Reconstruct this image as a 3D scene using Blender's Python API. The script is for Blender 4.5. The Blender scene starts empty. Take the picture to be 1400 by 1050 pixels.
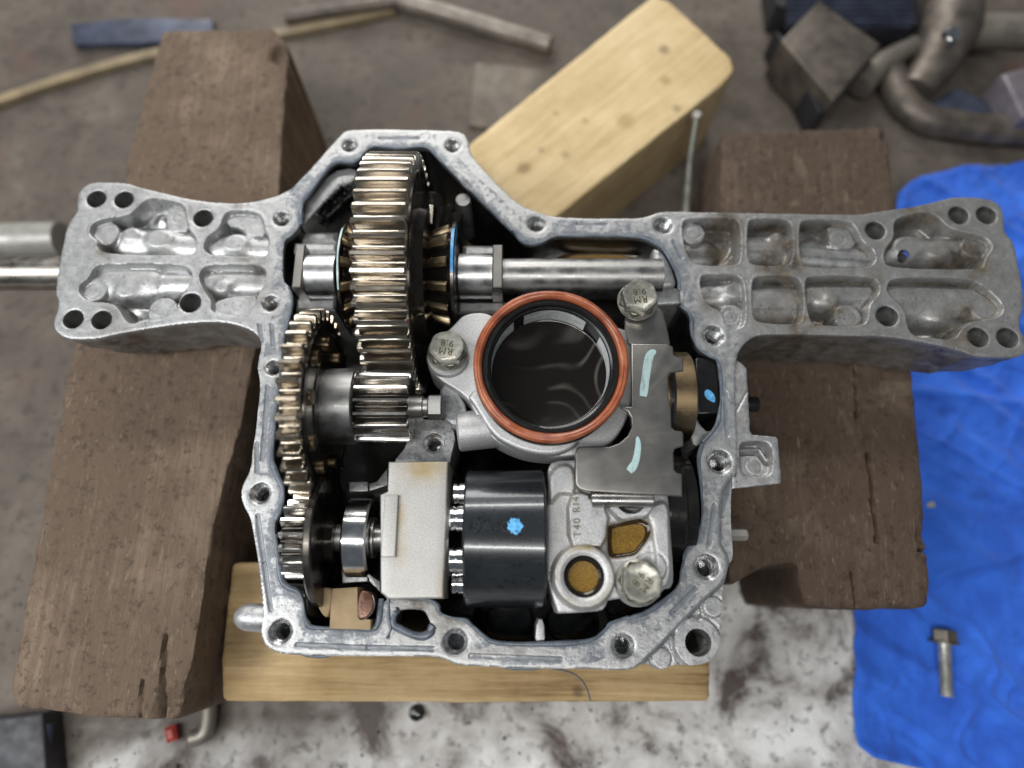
import bpy, bmesh, math, random
import numpy as np
from mathutils import Vector, Matrix

scene = bpy.context.scene
COL = scene.collection
R_ = math.radians
MM = 0.001
random.seed(7); rng = np.random.default_rng(7)

# ------------------------------------------------------------------ camera, world, lamps
F_PX, TILT, CAM_H = 930.0, 17.6, 320.0          # focal length in photo pixels, tilt, height over the flange (mm)
cam_d = bpy.data.cameras.new('camera'); cam = bpy.data.objects.new('camera', cam_d); COL.objects.link(cam)
cam_d.sensor_fit = 'HORIZONTAL'; cam_d.sensor_width = 36.0; cam_d.lens = 36.0 * F_PX / 1400.0
cam_d.clip_start = 0.01; cam_d.clip_end = 50
cam.location = (0, 0, CAM_H * MM); cam.rotation_euler = (R_(TILT), 0, 0)
cam_d.dof.use_dof = True; cam_d.dof.focus_distance = 0.320; cam_d.dof.aperture_fstop = 3.15
cam_d.dof.aperture_blades = 0
scene.camera = cam

world = bpy.data.worlds.new('World'); scene.world = world; world.use_nodes = True
wb = world.node_tree.nodes['Background']; wb.inputs[0].default_value = (0.80, 0.90, 1.0, 1); wb.inputs[1].default_value = 0.125

def lamp(name, loc, target, size, size_y, power, color=(1, 1, 1)):
    d = bpy.data.lights.new(name, 'AREA'); d.shape = 'RECTANGLE'; d.size = size; d.size_y = size_y
    d.energy = power; d.color = color
    o = bpy.data.objects.new(name, d); COL.objects.link(o); o.location = loc
    v = Vector(target) - Vector(loc)
    o.rotation_euler = v.to_track_quat('-Z', 'Y').to_euler()
    return o
lamp('ceiling_tube_lamp', (-0.25, -0.55, 1.75), (0, 0.1, 0), 1.3, 0.10, 17, (1, 0.985, 0.95))
lamp('ceiling_tube_lamp', (-0.35, 1.55, 1.35), (0, 0.1, 0), 1.4, 0.12, 15, (1, 0.98, 0.94))
lamp('window_light', (-0.80, -0.10, 0.78), (0, 0.08, 0), 0.55, 0.6, 7.8, (0.96, 0.98, 1.0))
lamp('rear_window_light', (-0.35, 1.9, 0.62), (0, 0.15, 0), 1.1, 0.5, 16, (1, 0.99, 0.97))

scene.view_settings.view_transform = 'Standard'; scene.view_settings.look = 'None'
scene.view_settings.exposure = 0.0; scene.view_settings.gamma = 1.0
scene.render.engine = 'CYCLES'
scene.cycles.use_denoising = True
scene.cycles.max_bounces = 6

_t = R_(TILT)
def at(px, py, z=0.0):
    """the point (mm) at height z over the flange plane that lies on a traced photo point"""
    dx, dy, dz = (px - 700) / F_PX, -(py - 525) / F_PX, -1.0
    y = dy * math.cos(_t) - dz * math.sin(_t); zz = dy * math.sin(_t) + dz * math.cos(_t)
    s = (z - CAM_H) / zz
    return (dx * s, y * s)
def ats(pts, z=0.0): return [at(p[0], p[1], z) for p in pts]
def zoomed(x0, y0, s): return lambda *pts: [(x0 + p[0] / s, y0 + p[1] / s) + tuple(p[2:]) for p in pts]
Z1 = zoomed(0, 150, 2.8375); Z2 = zoomed(340, 160, 3.889); Z3 = zoomed(340, 400, 4.373); Z4 = zoomed(320, 600, 3.282)
Z5 = zoomed(560, 360, 3.0875); Z6 = zoomed(600, 600, 3.1825); Z7 = zoomed(880, 250, 2.692); Z8 = zoomed(860, 400, 3.5)
Z7b = zoomed(600, 240, 3.889); Z8b = zoomed(820, 660, 3.887)
PX = 0.372                                        # mm per photo pixel on the flange, about

# ------------------------------------------------------------------ materials
class NT:
    def __init__(s, name):
        s.m = bpy.data.materials.new(name); s.m.use_nodes = True; s.t = s.m.node_tree
        s.b = s.t.nodes['Principled BSDF']; s.out = s.t.nodes['Material Output']
    def n(s, typ, props=None, **inp):
        nd = s.t.nodes.new(typ)
        for k, v in (props or {}).items(): setattr(nd, k, v)
        for k, v in inp.items():
            key = int(k[1:]) if k[0] == 'i' and k[1:].isdigit() else k.replace('_', ' ')
            s.set(nd.inputs[key], v)
        return nd
    def set(s, sock, v):
        if isinstance(v, bpy.types.NodeSocket): s.t.links.new(v, sock)
        elif isinstance(v, (tuple, list)) and len(v) == 3 and sock.type == 'RGBA': sock.default_value = (*v, 1)
        else: sock.default_value = v
    def coord(s, scale=(1, 1, 1), kind='Object', rot=(0, 0, 0)):
        c = s.n('ShaderNodeTexCoord'); mp = s.n('ShaderNodeMapping', Vector=c.outputs[kind], Scale=scale, Rotation=rot); return mp.outputs[0]
    def noise(s, scale, detail=4, rough=0.55, vec=None, dist=0.0):
        nd = s.n('ShaderNodeTexNoise', Scale=scale, Detail=detail, Roughness=rough, Distortion=dist, Vector=vec if vec is not None else s.coord())
        return nd.outputs[0]
    def ramp(s, fac, *stops):
        nd = s.n('ShaderNodeValToRGB', Fac=fac); cr = nd.color_ramp
        while len(cr.elements) < len(stops): cr.elements.new(0.5)
        for e, (p, c) in zip(cr.elements, stops):
            e.position = p; e.color = (*c, 1) if isinstance(c, (tuple, list)) else (c, c, c, 1)
        return nd.outputs[0]
    def mix(s, fac, a, b):
        nd = s.n('ShaderNodeMix', {'data_type': 'RGBA'}); s.set(nd.inputs[0], fac); s.set(nd.inputs[6], a); s.set(nd.inputs[7], b); return nd.outputs[2]
    def math(s, op, a, b=0.0, c=0.0, clamp=False):
        nd = s.n('ShaderNodeMath', {'operation': op, 'use_clamp': clamp}); s.set(nd.inputs[0], a); s.set(nd.inputs[1], b); s.set(nd.inputs[2], c); return nd.outputs[0]
    def attr(s, name): return s.n('ShaderNodeAttribute', {'attribute_name': name}).outputs['Fac']
    def bump(s, h, strength=0.3, dist=0.0005, normal=None):
        nd = s.n('ShaderNodeBump', Strength=strength, Distance=dist, Height=h)
        if normal is not None: s.set(nd.inputs['Normal'], normal)
        return nd.outputs[0]
    def fin(s, **kw):
        for k, v in kw.items(): s.set(s.b.inputs[k.replace('_', ' ')], v)
        return s.m

def simple(name, col, rough=0.4, metal=0.0, var=0.25, scale=150, bump=0.15, bscale=900, rvar=0.12, coat=0.0):
    t = NT(name); nz = t.noise(scale, 5)
    c2 = tuple(c * (1 - var) for c in col); c3 = tuple(min(1, c * (1 + var)) for c in col)
    base = t.ramp(nz, (0.32, c2), (0.68, c3))
    fine = t.noise(bscale, 3)
    rg = t.ramp(t.noise(scale * 1.7, 3), (0.3, max(0.02, rough - rvar)), (0.7, min(1, rough + rvar)))
    return t.fin(Base_Color=base, Metallic=metal, Roughness=rg, Normal=t.bump(fine, bump, 0.0003), Coat_Weight=coat, Coat_Roughness=0.08)

def m_casting(name='cast_aluminium', seal0=0.0, oil0=0.0):
    t = NT(name)
    big = t.noise(28, 4); pk = t.attr('pocket'); mid = t.noise(190, 5, 0.65); fine = t.noise(1500, 2)
    base = t.ramp(mid, (0.30, (0.36, 0.362, 0.365)), (0.52, (0.46, 0.462, 0.465)), (0.75, (0.56, 0.56, 0.555)))
    base = t.mix(t.ramp(big, (0.4, 0.0), (0.7, 0.30)), base, (0.33, 0.33, 0.325))
    base = t.mix(t.ramp(t.noise(520, 4, 0.75), (0.33, 0.75), (0.44, 0.0)), base, (0.16, 0.16, 0.16))
    base = t.mix(t.math('MULTIPLY', t.attr('dull'), t.math('SUBTRACT', t.ramp(t.noise(120, 5, 0.7), (0.3, 0.45), (0.7, 0.95)), t.math('MULTIPLY', pk, 0.62), clamp=True)), base, t.ramp(fine, (0.3, (0.21, 0.208, 0.20)), (0.7, (0.34, 0.337, 0.325))))  # dull also paints the dimmer light on the right arm into its colour
    # grime and rust tint of the castings, and shade painted on the right arm
    st = t.math('MULTIPLY', t.attr('stain_shade'), t.ramp(t.noise(85, 5, 0.7), (0.28, 0.2), (0.6, 1.4)), clamp=True)
    base = t.mix(t.math('MULTIPLY', st, 0.92, clamp=True), base, t.ramp(t.noise(140, 4), (0.35, (0.040, 0.031, 0.022)), (0.7, (0.16, 0.125, 0.082))))
    # old grey liquid gasket left on the joint face
    edge = t.math('ADD', t.math('ADD', t.attr('seal'), seal0), t.math('ADD', t.math('MULTIPLY', t.math('SUBTRACT', t.noise(75, 6, 0.7), 0.5), 1.3), t.math('MULTIPLY', t.math('SUBTRACT', t.noise(330, 4, 0.7), 0.5), 1.2)))
    sm = t.math('MULTIPLY', t.ramp(edge, (0.38, 0.0), (0.62, 1.0)), 0.82)
    base = t.mix(sm, base, t.ramp(t.noise(220, 4), (0.3, (0.095, 0.110, 0.132)), (0.7, (0.20, 0.22, 0.245))))
    # black specks
    sp = t.n('ShaderNodeTexVoronoi', Scale=260, Randomness=1.0, Vector=t.coord()).outputs[0]
    spk = t.math('MULTIPLY', t.ramp(sp, (0.09, 1.0), (0.15, 0.0)), t.ramp(t.noise(45, 3), (0.50, 0.0), (0.60, 1.0)))
    base = t.mix(t.math('MULTIPLY', spk, 0.8), base, (0.05, 0.05, 0.05))
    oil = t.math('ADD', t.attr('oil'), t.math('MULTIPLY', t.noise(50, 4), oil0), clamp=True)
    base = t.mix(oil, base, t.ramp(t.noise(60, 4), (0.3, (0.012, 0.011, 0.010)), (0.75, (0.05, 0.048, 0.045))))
    rough = t.mix(sm, t.mix(pk, t.ramp(mid, (0.3, 0.36), (0.7, 0.52)), t.ramp(mid, (0.3, 0.27), (0.7, 0.42))), (0.30, 0.30, 0.30))
    rough = t.mix(oil, rough, (0.16, 0.16, 0.16))
    metal = t.math('MULTIPLY', t.math('SUBTRACT', 1.0, sm), t.math('ADD', t.math('SUBTRACT', 0.70, t.math('MULTIPLY', st, 0.5)), t.math('MULTIPLY', pk, 0.25)))
    nrm = t.bump(fine, t.math('SUBTRACT', 0.30, t.math('MULTIPLY', pk, 0.2)), 0.0004); nrm = t.bump(t.noise(330, 3), t.math('SUBTRACT', 0.32, t.math('MULTIPLY', pk, 0.2)), 0.0006, nrm)
    return t.fin(Base_Color=base, Metallic=metal, Roughness=rough, Normal=nrm)

def m_blast(name, col, tint=None):
    t = NT(name); sp = t.noise(2100, 2, 0.6); md = t.noise(60, 4)
    base = t.ramp(sp, (0.32, tuple(c * 0.70 for c in col)), (0.5, col), (0.68, tuple(min(1, c * 1.24) for c in col)))
    base = t.mix(t.ramp(md, (0.45, 0.0), (0.8, 0.35)), base, tuple(c * 0.7 for c in col))
    if tint:
        st = t.math('MULTIPLY', t.attr('stain_shade'), t.ramp(t.noise(120, 5), (0.3, 0.35), (0.62, 1.0)), clamp=True)
        base = t.mix(st, base, tint)
    return t.fin(Base_Color=base, Metallic=0.65, Roughness=0.48, Normal=t.bump(sp, 0.35, 0.0004))

def m_steel(name, col, rough=0.25, brown=0.0, axis=0, lines=0.25, var=1.0):
    """turned or ground steel: fine lines round or along the axis, an uneven film of oil"""
    t = NT(name); sc = [60, 60, 60]; sc[axis] = 2600 if lines > 0 else 60
    ln = t.noise(1.0, 3, 0.6, t.coord(tuple(sc))); ptc = t.noise(110, 5, 0.6)
    base = t.ramp(ptc, (0.3, tuple(c * (1 - .28 * var) for c in col)), (0.7, tuple(min(1, c * (1 + .15 * var)) for c in col)))
    if brown: base = t.mix(t.math('MULTIPLY', t.ramp(t.noise(70, 4), (0.35, 0.25), (0.65, 1.0)), brown), base, (0.30, 0.20, 0.095))
    rg = t.ramp(ptc, (0.3, rough * (1 - .3 * var)), (0.7, rough * (1 + .35 * var)))
    return t.fin(Base_Color=base, Metallic=1.0, Roughness=rg, Normal=t.bump(ln, abs(lines), 0.0002), Coat_Weight=0.5 if brown else 0.15, Coat_Roughness=0.06)

def m_wood(name, dark, mid, light, axis_rot, grain=1.0, rough=0.75, coarse=1.0, dust=None, knots=()):
    t = NT(name)
    co = t.coord((1, 1, 1), rot=(0, 0, axis_rot))
    st = t.n('ShaderNodeMapping', Vector=co, Scale=(9, 150, 150)).outputs[0]
    g1 = t.noise(1.0, 6, 0.65, st, 0.6); g2 = t.noise(1.0, 4, 0.6, t.n('ShaderNodeMapping', Vector=co, Scale=(22, 620, 620)).outputs[0])
    bl = t.noise(16, 5, 0.6)
    fac = t.math('ADD', t.math('MULTIPLY', g1, 0.7 * grain), t.math('ADD', t.math('MULTIPLY', g2, 0.3 * grain), t.math('MULTIPLY', t.math('SUBTRACT', bl, 0.5), 0.8)))
    base = t.ramp(fac, (0.30, dark), (0.52, mid), (0.78, light))
    fib = t.noise(1.0, 5, 0.7, t.n('ShaderNodeMapping', Vector=co, Scale=(130, 560, 560)).outputs[0], 1.2)
    if dust:
        base = t.mix(t.math('MULTIPLY', t.ramp(fib, (0.58, 0.0), (0.72, 1.0)), 0.6), base, dust)
        base = t.mix(t.ramp(t.noise(230, 5, 0.7), (0.36, 0.75), (0.46, 0.0)), base, tuple(c * 0.5 for c in dark))
        base = t.mix(t.math('MULTIPLY', t.ramp(t.noise(24, 4, 0.6, dist=1.0), (0.60, 0.0), (0.70, 1.0)), 0.45), base, (0.20, 0.155, 0.11))
    for (kx, ky, kz, r, c) in knots:
        dd = t.n('ShaderNodeVectorMath', {'operation': 'DISTANCE'}, i0=t.n('ShaderNodeTexCoord').outputs['Object'], i1=(kx * MM, ky * MM, kz * MM)).outputs['Value']
        kn = t.ramp(t.math('ADD', t.math('DIVIDE', dd, r * MM), t.math('MULTIPLY', t.math('SUBTRACT', g1, 0.5), 0.7)), (0.35, 1.0), (1.0, 0.0))
        base = t.mix(t.math('MULTIPLY', kn, 0.6), base, c)
    bp = t.bump(t.math('ADD', g1, t.math('MULTIPLY', fib, 0.8)), 0.55, 0.0016)
    return t.fin(Base_Color=base, Roughness=rough, Normal=bp, Specular_IOR_Level=0.25)

def m_floor():
    t = NT('workshop_floor'); c = t.coord()
    big = t.noise(5.5, 5, 0.6, c); mid = t.noise(24, 5, 0.6, c, 0.4); fine = t.noise(120, 4, 0.6, c)
    # paler, dustier concrete towards the front and left of the bench blocks
    sep = t.n('ShaderNodeSeparateXYZ', Vector=t.n('ShaderNodeTexCoord').outputs['Object'])
    pale = t.ramp(t.math('ADD', t.math('MULTIPLY', sep.outputs[1], -4.5), t.math('ADD', t.math('MULTIPLY', t.math('SUBTRACT', big, 0.5), 1.6), t.math('MULTIPLY', t.math('ADD', sep.outputs[0], 0.02), 1.3))), (0.02, 0.0), (0.35, 1.0))
    a = t.ramp(mid, (0.30, (0.070, 0.056, 0.045)), (0.55, (0.122, 0.102, 0.084)), (0.75, (0.175, 0.15, 0.125)))
    b = t.ramp(mid, (0.36, (0.10, 0.075, 0.065)), (0.47, (0.50, 0.48, 0.46)), (0.66, (0.84, 0.83, 0.81)))
    base = t.mix(pale, a, b)
    base = t.mix(t.ramp(fine, (0.34, 0.6), (0.46, 0.0)), base, (0.05, 0.042, 0.037))
    base = t.mix(t.ramp(t.noise(11, 4, 0.5, c, 1.0), (0.62, 0.0), (0.70, 0.55)), base, (0.14, 0.075, 0.065))
    return t.fin(Base_Color=base, Roughness=t.ramp(mid, (0.3, 0.55), (0.7, 0.85)), Normal=t.bump(fine, 0.4, 0.002), Specular_IOR_Level=0.3)

def m_oil():
    t = NT('dark_oil'); c = t.coord((1, 1, 1))
    n1 = t.noise(14, 0.6, 0.4, c, 1.3); band = t.math('ABSOLUTE', t.math('SUBTRACT', t.math('FRACT', t.math('MULTIPLY', n1, 11.0)), 0.5))
    big = t.noise(30, 2, 0.5, c, 0.6)
    swirl = t.math('MULTIPLY', t.math('ADD', t.ramp(band, (0.0, 1.0), (0.16, 0.0)), t.math('MULTIPLY', t.ramp(n1, (0.45, 0.0), (0.7, 1.0)), 0.25)), t.ramp(big, (0.40, 0.0), (0.62, 1.0)))
    base = t.mix(swirl, (0.010, 0.0082, 0.007), (0.085, 0.078, 0.070))
    return t.fin(Base_Color=base, Roughness=0.13, Specular_IOR_Level=0.35, IOR=1.45)

def m_amber():
    t = NT('amber_oil'); sp = t.noise(1500, 2)
    base = t.ramp(sp, (0.35, (0.15, 0.078, 0.008)), (0.65, (0.31, 0.175, 0.022)))
    return t.fin(Base_Color=base, Roughness=0.35, Metallic=0.25, Coat_Weight=1.0, Coat_Roughness=0.03)

def m_rag():
    t = NT('blue_rag_cloth'); c = t.coord()
    wv = t.math('ADD', t.n('ShaderNodeTexWave', {'bands_direction': 'X'}, Scale=260, Vector=c).outputs['Fac'], t.n('ShaderNodeTexWave', {'bands_direction': 'Y'}, Scale=260, Vector=c).outputs['Fac'])
    base = t.ramp(t.noise(26, 5, 0.6, c), (0.3, (0.012, 0.085, 0.50)), (0.7, (0.035, 0.19, 0.86)))
    base = t.mix(t.ramp(t.noise(38, 5, 0.7, c, 0.8), (0.60, 0.0), (0.72, 0.5)), base, (0.012, 0.04, 0.20))
    return t.fin(Base_Color=base, Roughness=0.8, Normal=t.bump(wv, 0.25, 0.0006), Sheen_Weight=0.15)

M = dict(
    cast=m_casting(), boss=m_casting('gasket_smeared_aluminium', 0.40), oilcast=m_casting('oil_smeared_aluminium', 0.0, 0.9), block=m_blast('blasted_aluminium', (0.46, 0.45, 0.43), (0.36, 0.25, 0.085)),
    case=m_blast('centre_case_aluminium', (0.52, 0.52, 0.52), (0.30, 0.22, 0.08)),
    gear=m_steel('oiled_gear_steel', (0.44, 0.405, 0.35), 0.23, 0.22, 0, 0.1, .5),
    gold=m_steel('oily_side_gear', (0.62, 0.50, 0.33), 0.36, 0.55, 0, 0.05),
    steel=m_steel('turned_steel', (0.50, 0.50, 0.50), 0.36, 0.0, 0, 0.35),
    shaft=m_steel('ground_shaft_steel', (0.36, 0.355, 0.345), 0.40, 0.0, 0, 0.4),
    bright=m_steel('polished_steel', (0.74, 0.74, 0.74), 0.14, 0.0, 0, 0.15),
    disc=m_steel('blackened_disc_steel', (0.11, 0.10, 0.09), 0.30, 0.0, 0, 0.15),
    oily=simple('oil_blackened_metal', (0.022, 0.021, 0.020), 0.16, 0.3, 0.5, 60, 0.2, 400, 0.08),
    web=simple('dark_oily_steel', (0.06, 0.052, 0.045), 0.18, 0.8, 0.4, 60, 0.1),
    cyl=None,
    rubber=simple('black_rubber', (0.012, 0.012, 0.012), 0.22, 0.0, 0.3, 80, 0.1, 700, 0.08),
    magnet=simple('black_magnet', (0.013, 0.013, 0.014), 0.2, 0.0, 0.3, 80, 0.1),
    plate=m_steel('pressed_plate_steel', (0.33, 0.316, 0.295), 0.38, 0.0, 0, -0.06, .25),
    brass=m_steel('brown_bronze', (0.25, 0.185, 0.115), 0.36, 0.35, 1, 0.3),
    blue=simple('blue_paint', (0.09, 0.38, 0.75), 0.35, 0, 0.2, 400, 0.3),
    paleblue=simple('pale_blue_paint', (0.40, 0.56, 0.56), 0.3, 0, 0.15, 260, 0.2),
    seal=simple('grey_gasket_sealant', (0.125, 0.145, 0.175), 0.26, 0, 0.3, 160, 0.3, 500),
    card=simple('brown_friction_pad', (0.33, 0.24, 0.135), 0.75, 0, 0.18, 90, 0.3, 1100),
    padrust=simple('red_brown_pad', (0.11, 0.05, 0.03), 0.3, 0.3, 0.5, 160, 0.3),
    wall=simple('grey_cup_wall', (0.80, 0.82, 0.81), 0.3, 0.1, 0.18, 150, 0.1),
    oil=m_oil(), amber=m_amber(), rag=m_rag(), floor=m_floor(),
    ink=simple('stamped_letters', (0.20, 0.18, 0.13), 0.5, 0.3, 0.2), ink2=simple('stamped_letters_grey', (0.26, 0.26, 0.26), 0.6, 0.3, 0.2),
    stamp=simple('bolt_stamp', (0.16, 0.14, 0.06), 0.35, 0.8, 0.2),
    etched=simple('dark_etching', (0.012, 0.013, 0.015), 0.5, 0.2, 0.2),
    filings=simple('iron_filings', (0.012, 0.012, 0.013), 0.25, 0.6, 0.3),
    scrap=simple('dull_scrap_steel', (0.125, 0.105, 0.088), 0.5, 0.5, 0.4, 60, 0.3, 300),
    scrapdark=simple('black_scrap', (0.02, 0.02, 0.024), 0.5, 0.1, 0.4, 60),
    scrapblue=simple('blue_black_scrap', (0.055, 0.065, 0.10), 0.45, 0.3, 0.4, 60),
    tan=simple('tan_strip', (0.22, 0.17, 0.10), 0.6, 0, 0.3, 40), red=simple('red_plastic', (0.30, 0.035, 0.025), 0.5),
    pale=simple('pale_rod', (0.34, 0.33, 0.30), 0.4, 0.3, 0.2, 60), hole=simple('dark_hole', (0.006, 0.006, 0.006), 0.4),
)
M['rootbrown'] = simple('brown_tooth_roots', (0.055, 0.036, 0.018), 0.12, 0.6, 0.4, 120, 0.1)
def m_stroke():
    t = NT('pale_blue_paint_pen'); s = t.noise(1.0, 4, 0.6, t.coord((900, 90, 300))); b = t.noise(700, 4)
    base = t.ramp(b, (0.3, (0.36, 0.53, 0.54)), (0.7, (0.46, 0.60, 0.59)))
    base = t.mix(t.ramp(s, (0.32, 0.75), (0.46, 0.0)), base, (0.20, 0.25, 0.25))
    return t.fin(Base_Color=base, Roughness=0.35, Normal=t.bump(s, .3, .0003))
M['stroke'] = m_stroke()
def m_bolt():
    t = NT('yellow_zinc'); n = t.noise(260, 5, 0.65)
    base = t.ramp(n, (0.3, (0.44, 0.43, 0.38)), (0.55, (0.54, 0.525, 0.455)), (0.75, (0.60, 0.58, 0.49)))
    return t.fin(Base_Color=base, Metallic=0.9, Roughness=t.ramp(n, (0.3, 0.28), (0.7, 0.40)), Normal=t.bump(t.noise(800, 3), 0.25, 0.0003))
M['bolt'] = m_bolt()
def m_cyl():
    t = NT('dark_phosphate'); sp = t.noise(330, 5, 0.75); bl = t.noise(40, 4)
    base = t.ramp(bl, (0.3, (0.020, 0.023, 0.027)), (0.7, (0.036, 0.041, 0.046)))
    base = t.mix(t.ramp(sp, (0.38, 0.9), (0.44, 0.0)), base, (0.006, 0.007, 0.008))
    sc = t.ramp(t.noise(1.0, 3, 0.6, t.coord((45, 1500, 1500))), (0.62, 0.0), (0.70, 1.0)); base = t.mix(t.math('MULTIPLY', sc, t.ramp(t.noise(60, 3), (0.45, 0.0), (0.6, 0.5))), base, (0.13, 0.135, 0.14))
    return t.fin(Base_Color=base, Metallic=0.35, Roughness=t.ramp(sp, (0.3, 0.28), (0.7, 0.19)), Normal=t.bump(t.noise(1.0, 3, 0.5, t.coord((700, 30, 30))), 0.05, 0.0003), Coat_Weight=0.35, Coat_Roughness=0.07)
M['cyl'] = m_cyl()
def m_ring():
    t = NT('orange_seal_rubber'); n = t.noise(1.0, 5, 0.65, t.coord((90, 90, 200))); f = t.noise(900, 3)
    base = t.ramp(n, (0.32, (0.17, 0.040, 0.018)), (0.5, (0.32, 0.085, 0.034)), (0.7, (0.44, 0.15, 0.07)))
    return t.fin(Base_Color=base, Roughness=0.36, Normal=t.bump(f, 0.2, 0.0003), Coat_Weight=0.4, Coat_Roughness=0.1)
M['ring'] = m_ring()

M['oil2'] = simple('dark_amber_edge', (0.035, 0.018, 0.004), 0.08, 0, .2)
M['rustshaft'] = m_steel('rust_freckled_steel', (0.32, 0.31, 0.295), 0.34, 0.25, 1, 0.2)
M['gear2'] = m_steel('dark_oiled_gear_steel', (0.36, 0.325, 0.27), 0.24, 0.28, 0, 0.1, .5)
M['hubsteel'] = m_steel('dull_hub_steel', (0.27, 0.27, 0.265), 0.42, 0.0, 0, 0.3)
M['pinion'] = m_steel('bright_pinion_steel', (0.60, 0.585, 0.555), 0.2, 0.15, 0, 0.1)
M['plateb'] = m_steel('pressed_plate_bend', (0.42, 0.41, 0.40), 0.28, 0.05, 0, -0.06)
M['blue2'] = simple('bright_blue_paint', (0.12, 0.42, 0.80), 0.35, 0, 0.35, 700, 0.5, 600)
M['tanbolt'] = simple('greasy_bolt', (0.16, 0.14, 0.11), 0.4, 0.6, 0.3); M['palebolt'] = simple('pale_bolt_shank', (0.50, 0.49, 0.46), 0.35, 0.7, 0.2)
M['scraplight'] = simple('dull_grey_steel', (0.22, 0.195, 0.165), 0.48, 0.5, 0.3, 50); M['scrap2'] = simple('brown_plate', (0.13, 0.108, 0.085), 0.6, 0.2, 0.3, 40)
M['scrapviolet'] = simple('violet_grey_metal', (0.20, 0.18, 0.20), 0.45, 0.4, 0.3, 50); M['white'] = simple('white_paper', (0.55, 0.54, 0.52), 0.7)
M['studgrey'] = simple('zinc_stud', (0.22, 0.225, 0.19), 0.4, 0.6, 0.2); M['grit'] = simple('dark_grit', (0.05, 0.042, 0.035), 0.8)

# ------------------------------------------------------------------ mesh helpers (all in mm)
class MB:
    def __init__(s): s.v = []; s.f = []
    def add(s, v, f):
        k = len(s.v); s.v += [tuple(p) for p in v]; s.f += [tuple(i + k for i in q) for q in f]; return s
    def loft(s, rings, cap=True, closed=True):
        k = len(s.v); n = len(rings[0])
        for r in rings: s.v += [tuple(p) for p in r]
        for a in range(len(rings) - 1):
            for i in range(n if closed else n - 1):
                j = (i + 1) % n
                s.f.append((k + a * n + i, k + a * n + j, k + (a + 1) * n + j, k + (a + 1) * n + i))
        if cap:
            s.f.append(tuple(k + i for i in range(n))[::-1]); s.f.append(tuple(k + (len(rings) - 1) * n + i for i in range(n)))
        return s
    def lathe(s, o, axis, prof, n=64, cap=True):
        """prof: (distance along the axis, radius)"""
        ax = Vector(axis).normalized(); u = ax.orthogonal().normalized(); w = ax.cross(u); o = Vector(o)
        return s.loft([[tuple(o + ax * t + (u * math.cos(2 * math.pi * i / n) + w * math.sin(2 * math.pi * i / n)) * r) for i in range(n)] for t, r in prof], cap)
    def torus(s, o, axis, R, r, n=96, m=16, squash=1.0):
        ax = Vector(axis).normalized(); u = ax.orthogonal().normalized(); w = ax.cross(u); o = Vector(o); rings = []
        for i in range(n + 1):
            a = 2 * math.pi * i / n; e = u * math.cos(a) + w * math.sin(a)
            rings.append([tuple(o + e * (R + r * math.cos(2 * math.pi * j / m)) + ax * (r * squash * math.sin(2 * math.pi * j / m))) for j in range(m)])
        return s.loft(rings, False)
    def box(s, c, size, rz=0.0, bevel=0.4):
        x, y, z = [d / 2 for d in size]; b = min(bevel, x * .9, y * .9, z * .9); ca, sa = math.cos(rz), math.sin(rz)
        def ring(h, i):
            pts = [(-x + i, -y + i), (x - i, -y + i), (x - i, y - i), (-x + i, y - i)]
            return [(c[0] + p * ca - q * sa, c[1] + p * sa + q * ca, c[2] + h) for p, q in pts]
        return s.loft([ring(-z, b), ring(-z + b, 0), ring(z - b, 0), ring(z, b)])
    def tube(s, pts, r, n=10, cap=True):
        P = [Vector(p) for p in pts]; rings = []; up = None
        for i, p in enumerate(P):
            d = (P[min(i + 1, len(P) - 1)] - P[max(i - 1, 0)]).normalized()
            if up is None: up = d.orthogonal().normalized()
            up = (up - d * up.dot(d)).normalized(); w = d.cross(up); rr = r[i] if isinstance(r, (list, tuple, np.ndarray)) else r
            rings.append([tuple(p + (up * math.cos(2 * math.pi * k / n) + w * math.sin(2 * math.pi * k / n)) * rr) for k in range(n)])
        return s.loft(rings, cap)
    def mesh(s, name, sharp=32):
        me = bpy.data.meshes.new(name); me.from_pydata([(a * MM, b * MM, c * MM) for a, b, c in s.v], [], s.f); me.validate()
        bm = bmesh.new(); bm.from_mesh(me); bmesh.ops.recalc_face_normals(bm, faces=bm.faces); bm.to_mesh(me); bm.free()
        me.polygons.foreach_set('use_smooth', [True] * len(me.polygons)); me.set_sharp_from_angle(angle=R_(sharp)); return me
    def obj(s, name, mat, parent=None, sharp=32): return link(name, s.mesh(name, sharp), mat, parent)

def link(name, me, mat, parent=None):
    o = bpy.data.objects.new(name, me); COL.objects.link(o)
    if mat is not None and not me.materials: me.materials.append(M[mat] if isinstance(mat, str) else mat)
    if parent is not None: o.parent = parent; o.matrix_parent_inverse = parent.matrix_world.inverted() if parent.type == 'EMPTY' else Matrix()
    return o
def tag(o, label, cat, group=None, kind=None):
    o['label'] = label; o['category'] = cat
    if group: o['group'] = group
    if kind: o['kind'] = kind
    return o
def thing(name, label, cat, group=None, loc=(0, 0, 0)):
    o = bpy.data.objects.new(name, None); COL.objects.link(o); o.empty_display_size = 0.01
    o.location = tuple(c * MM for c in loc); bpy.context.view_layer.update()
    return tag(o, label, cat, group)
def struct(o): o['kind'] = 'structure'; return o
def copy_part(src, parent, delta):
    c = src.copy(); COL.objects.link(c); c.parent = parent
    c.location = (src.location[0] + delta[0] * MM, src.location[1] + delta[1] * MM, src.location[2] + delta[2] * MM); return c

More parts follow.
